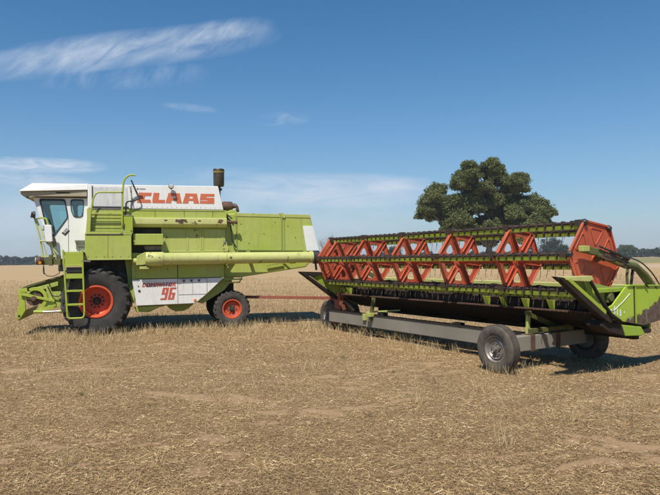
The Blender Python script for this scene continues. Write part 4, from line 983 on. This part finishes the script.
T(MB().prism([(-7.35, .62), (-7.15, .95), (-7.0, .95), (-6.85, .62), (-7.0, .50), (-7.3, .50)], .10, .34), 'turntable', 'red_bar', bevel=.01)
T(MB().bar((-6.8, .1, .88), (-6.2, .1, .49), .05), 'front_stay', 'brown')
def cradle(x0, cw):
    c_ = T(MB().bar((x0, -.13, .36), (x0, -.10, .82), .06, .05), 'cradle_post', 'green_rust', bevel=.006)
    sub(MB().box(x0-.04, x0+.04, -.14, -.06, .79, .85), 'post_head', 'olive', c_, bevel=.008)
    sub(MB().box(x0-.06, x0+.06, -.24, -.04, .37, .44), 'post_foot', 'green_new', c_, bevel=.008)
    return c_
cradle(-1.07, 1)
T(MB().bar((-1.07, -.08, .79), (-1.07, .75, .50), .05, .07), 'cradle_stay', 'olive', bevel=.006)
T(MB().bar((-.93, -.25, .555), (-.93, .75, .56), .06, .07), 'cradle_bar', 'olive', bevel=.006)
T(MB().box(-.98, -.88, .64, .76, .50, .78), 'cradle_post', 'olive', bevel=.006)
T(MB().bar((-5.2, -.16, .36), (-5.2, -.06, .86), .07, .06), 'cradle_post', 'olive', bevel=.006)
T(MB().box(-5.27, -5.13, -.22, -.1, .46, .54).box(-5.50, -5.40, -.16, -.1, .36, .50), 'beam_bracket', 'green_rust', bevel=.006)
T(MB().bar((-5.35, -.12, .545), (-4.75, .3, .60), .03, .03), 'locking_rod', 'green_rust')
T(MB().box(-5.05, -4.85, -.08, .05, .487, .56), 'rest_pad', 'brown', bevel=.008)
T(MB().box(-2.8, -2.6, -.08, .05, .487, .53), 'rest_pad', 'brown', bevel=.008)
# drawbar running forward to the hitch behind the harvester's rear axle (world points brought into the trailer's frame)
IM = (Matrix.Translation(HO) @ Matrix.Rotation(HZ, 4, 'Z')).inverted()
p0 = IM @ Vector((-.02, 14.95, .74)); p1 = IM @ Vector((-2.45, 16.05, .73))
db = T(MB().bar(p0, p1, .06, .075), 'drawbar', 'red_bar', bevel=.006)
pe = p0+(p1-p0)*.82
sub(MB().bar(pe, p1+(p1-p0)*.10, .05, .05), 'hitch_eye', 'black', db, bevel=.004)

# ------------------------------------------------------------------ trees
def leaf_cloud(blobs, per_area, size, sub_n=11, seed=0, flat=.8):
    """leaf faces in sub-clumps round every blob (x, y, z, r)"""
    g = np.random.default_rng(seed); P_, N_ = [], []
    for bx, by, bz, br in blobs:
        k = max(3, int(sub_n*(.7+.6*g.random())))
        d = g.normal(size=(k, 3)); d /= np.linalg.norm(d, axis=1)[:, None]; d[:, 2] = np.abs(d[:, 2])*1.0-.35*(g.random(k))
        c = np.array([bx, by, bz])+d*br*g.uniform(.45, .92, (k, 1))*np.array([1, 1, flat])
        for q in c:
            sr = br*g.uniform(.22, .46); n = int(per_area*sr*sr*12)+4
            e = g.normal(size=(n, 3)); e /= np.linalg.norm(e, axis=1)[:, None]
            rad = sr*g.uniform(.1, 1.0, (n, 1))**.5*g.uniform(.7, 1.3, (n, 1))
            P_.append(q+e*rad*np.array([1.1, 1.1, .78])); N_.append(e)
    p = np.concatenate(P_); nn = np.concatenate(N_); n = len(p)
    nn = nn*.55+g.normal(size=(n, 3))*.6+np.array([0, 0, .2]); nn /= np.linalg.norm(nn, axis=1)[:, None]
    t = np.cross(nn, g.normal(size=(n, 3))); t /= np.linalg.norm(t, axis=1)[:, None]; b = np.cross(nn, t)
    s = g.uniform(.6, 1.3, (n, 1))*size
    v = np.stack([p-t*s*.9-b*s*.25, p+t*s*.2-b*s*.5, p+t*s*.95+b*s*.1, p-t*s*.1+b*s*.5], 1).reshape(-1, 3)
    return v, np.arange(4*n).reshape(-1, 4)
leaf_gum = island_mat('gum_leaf', [(.080, .102, .032), (.128, .155, .048), (.178, .198, .066), (.25, .255, .10)], .38, .6)
leaf_far = island_mat('far_leaf', [(.032, .046, .022), (.052, .068, .030), (.075, .09, .042)], .2, .7)
leaf_round = island_mat('round_tree_leaf', [(.045, .07, .022), (.075, .105, .033), (.11, .135, .05)], .2, .7)
bark = plain('grey_bark', (.17, .145, .12), .9, 0, .5, 2, (.08, .065, .05)); bark_d = plain('dark_bark', (.10, .08, .065), .9, 0, .5, 3, (.05, .04, .03))
def limb(mb, p, q, r0, r1, rnd, wob=.06, n=6):
    p, q = Vector(p), Vector(q); L_ = (q-p).length; pts = []; rs = []
    for i in range(n+1):
        t = i/n; o = Vector([rnd.uniform(-1, 1) for _ in range(3)])*L_*wob*(1 if 0 < i < n else 0)
        pts.append(p.lerp(q, t)+o+Vector((0, 0, -L_*.10*math.sin(math.pi*t)*(-1)))); rs.append(r0+(r1-r0)*t)
    mb.tube(pts, rs, 7)
def child_np(name, v, f, m, parent): o = np_mesh(name, v, f, m); o.parent = parent; return o
GT = empty('gum_tree', (28.6, 110, 0))
tag(GT, 'large spreading olive green gum tree standing alone in the paddock behind the reel', 'tree')
rt = random.Random(8)
crown = [(432, 200, 14), (425, 210, 9), (438, 190, 10), (446, 208, 14), (455, 221, 12), (434, 216, 8), (462, 183, 12), (473, 173, 12), (488, 169, 11), (503, 176, 12), (480, 190, 14), (497, 199, 17), (470, 205, 14),
         (512, 190, 12), (521, 203, 15), (535, 204, 12), (543, 213, 11), (531, 221, 14), (511, 219, 15), (491, 223, 14), (471, 226, 11), (548, 224, 7), (500, 237, 8), (462, 234, 6), (527, 235, 8),  (419, 216, 5), (480, 236, 7), (468, 168, 8), (462, 176, 9), (516, 180, 9), (455, 236, 8), (475, 241, 8), (490, 243, 7), (512, 241, 9), (541, 230, 8), (447, 228, 8), (453, 202, 10), (449, 214, 10), (466, 215, 11), (505, 209, 12), (543, 233, 6)]
bl_ = []
for px_, py_, pr in crown:
    dx_ = (px_-486)/5.45; zz = 1.7+(256-py_)/5.45; r_ = pr/5.45*1.05
    w_ = max(1, 9*(1-abs(dx_)/15)); bl_.append((dx_, rt.uniform(-.6, .5)*w_, zz, r_))
    if pr > 10: bl_.append((dx_+rt.uniform(-1, 1), rt.uniform(.1, .8)*w_, zz+rt.uniform(-1, .3), r_*.85)); bl_.append((dx_+rt.uniform(-1.2, 1.2), -rt.uniform(.3, .8)*w_, zz-rt.uniform(.3, 1.6), r_*.7))
for i in range(60):
    a_ = rt.choice(bl_); c_ = min((q for q in bl_ if q is not a_), key=lambda q: (Vector(q[:3])-Vector(a_[:3])).length+rt.uniform(0, 3)); t_ = rt.uniform(.3, .7)
    bl_.append(tuple(a_[j]*t_+c_[j]*(1-t_)+rt.uniform(-.4, .4) for j in range(3))+((a_[3]+c_[3])*.5*rt.uniform(.55, .85),))
v, f = leaf_cloud(bl_, 24, .19, 30, 3, .95)
child_np('crown', v, f, leaf_gum, GT)
b = MB(); fork = (.6, 0, 3.4); limb(b, (.3, 0, -.2), fork, .75, .55, rt, .02)
mains = [(-4.5, -1, 8.5), (-1.5, 1.2, 11), (1.5, -1, 12), (5.0, 1, 9), (-8, .5, 8.2), (8.2, -.5, 7.5), (0, -2, 9), (3, 2, 13)]
for q in mains: limb(b, fork, q, .38, .20, rt, .05)
for bx, by, bz, br in bl_[:60]:
    m_ = min(mains, key=lambda q: (Vector(q)-Vector((bx, by, bz))).length); limb(b, m_, (bx, by, bz), .16, .05, rt, .06, 4)
b.build('trunk', bark, GT, smooth=60)
# bare tree by the harvester's tail
BT = empty('bare_tree', (-1.05, 128, 0)); tag(BT, 'leafless grey tree showing just beyond the tail of the harvester', 'tree')
b = MB(); rt = random.Random(21)
def twig(p, d, L_, r, dep):
    q = p+d*L_; m_ = p.lerp(q, .5)+Vector([rt.uniform(-1, 1)*L_*.06 for _ in range(3)]); b.tube([p, m_, q], [r, r*.8, r*.6], 5 if dep < 3 else 3, dep < 2)
    if dep < 6:
        for _ in range(3 if dep < 4 else 2):
            nd = (d+Vector((rt.gauss(0, .42), rt.gauss(0, .42), rt.gauss(.05, .28)))).normalized(); twig(q if _ else m_, nd, L_*rt.uniform(.62, .82), r*.58, dep+1)
twig(Vector((0, 0, 0)), Vector((0, 0, 1)), 2.5, .16, 0)
b.build('branches', bark_d, BT)
# trees along the far side of the paddock: (pixel-derived) x, distance, height, width
def far_tree(name, x, y, h, w, label, lm, seed, group=None, trunk_h=.25, per=3.0, size=.34, bk=bark_d):
    r = random.Random(seed); root = empty(name, (x, y, 0)); tag(root, label, 'tree', group); bs = []
    for i in range(max(7, int(w*1.1))):
        a = r.uniform(0, 6.28); q = r.random()**.5*w*.36; e = math.sqrt(max(0, 1-(q/(w*.5))**2)); rr0 = r.uniform(.15, .24)*w
        bs.append((q*math.cos(a), q*math.sin(a)*.7, h*trunk_h+(h*(1-trunk_h)-rr0*.6)*(r.uniform(.15, 1)*e), rr0))
    v, f = leaf_cloud(bs, per, size, 8, seed); v[:, 2] = np.maximum(v[:, 2], .3); child_np('crown', v, f, lm, root)
    t = MB(); limb(t, (0, 0, -.2), (0, 0, h*.5), .04*h, .02*h, r, .02)
    for i in range(3): limb(t, (0, 0, h*.25), bs[i][:3], .02*h, .008*h, r, .05, 4)
    t.build('trunk', bk, root); return root
far_tree('round_tree', 198, 400, 9.8, 17, 'rounded green tree standing at the paddock edge right of the reel plate', leaf_round, 31, trunk_h=.08)
far_tree('dark_tree', 236, 430, 8.6, 13, 'dark bushy tree at the far right edge of the picture beyond the green paddock', leaf_far, 32, trunk_h=.1)
far_tree('dark_tree', 219, 455, 8.2, 13, 'low grey-green tree between the rounded tree and the right edge', leaf_far, 33, trunk_h=.1)
far_tree('tall_tree', -352, 640, 13, 12, 'tallest dark tree on the horizon at the left edge of the picture', leaf_far, 34, trunk_h=.35)
far_tree('crowned_tree', -332, 650, 9.5, 15, 'broad dark tree standing above the treeline left of the cab', leaf_far, 35, trunk_h=.12)
far_tree('shade_tree', 123, 330, 13, 19, 'dark tree half hidden behind the orange end plate of the reel', leaf_far, 36, trunk_h=.1)
far_tree('lattice_tree', 36, 340, 9.5, 13, 'dark bushy tree seen through the reel left of the gum tree', leaf_far, 37, trunk_h=.1)
far_tree('paddock_tree', 24, 330, 6.5, 10, 'small dark tree seen through the left part of the reel', leaf_far, 38, trunk_h=.1)
far_tree('open_tree', 98, 300, 9, 12, 'loose grey-green tree seen through the reel right of the gum tree', leaf_far, 39, trunk_h=.15)
bs = []; r = random.Random(77)
for ang0, ang1, d0, h0 in ((-47, -8, 690, 7.5), (-8, 47, 560, 6.5)):
    a = ang0
    while a < ang1:
        d = d0+r.uniform(-25, 45); h = h0*r.uniform(.6, 1.45); w = r.uniform(3, 7)
        x_, y_ = d*math.sin(R(a)), d*math.cos(R(a))
        for k in range(5): bs.append((x_+r.uniform(-w, w)*.8, y_+r.uniform(-3, 3), h*r.uniform(.25, .72), h*r.uniform(.30, .42)))
        for k in range(3): bs.append((x_+(k-1)*w*.7, y_-3, h*.10, h*.26))
        a += math.degrees(w*1.1/d)
v, f = leaf_cloud(bs, 3.5, .9, 12, 9); v[:, 2] = np.maximum(v[:, 2], .05)
o = np_mesh('far_woodland', v, f, leaf_far); tag(o, 'low continuous belt of dark trees along the horizon', 'woodland', kind='stuff')

# ------------------------------------------------------------------ the air: thin dusty haze over the whole paddock
hb_ = MB().box(-1200, 1200, -60, 1100, -1.0, 40).build('haze', 'dark'); tag(hb_, kind='stuff'); tag(hb_, 'thin pale blue haze in the air over the paddock', 'haze')
hm_ = bpy.data.materials.new('haze'); hm_.use_nodes = True; nt = hm_.node_tree
for n_ in list(nt.nodes):
    if n_.type != 'OUTPUT_MATERIAL': nt.nodes.remove(n_)
pv = nt.nodes.new('ShaderNodeVolumePrincipled'); pv.inputs['Color'].default_value = (.80, .88, 1, 1); pv.inputs['Density'].default_value = .0003; pv.inputs['Anisotropy'].default_value = .1
nt.links.new(pv.outputs[0], nt.nodes['Material Output'].inputs['Volume']); hb_.data.materials[0] = hm_
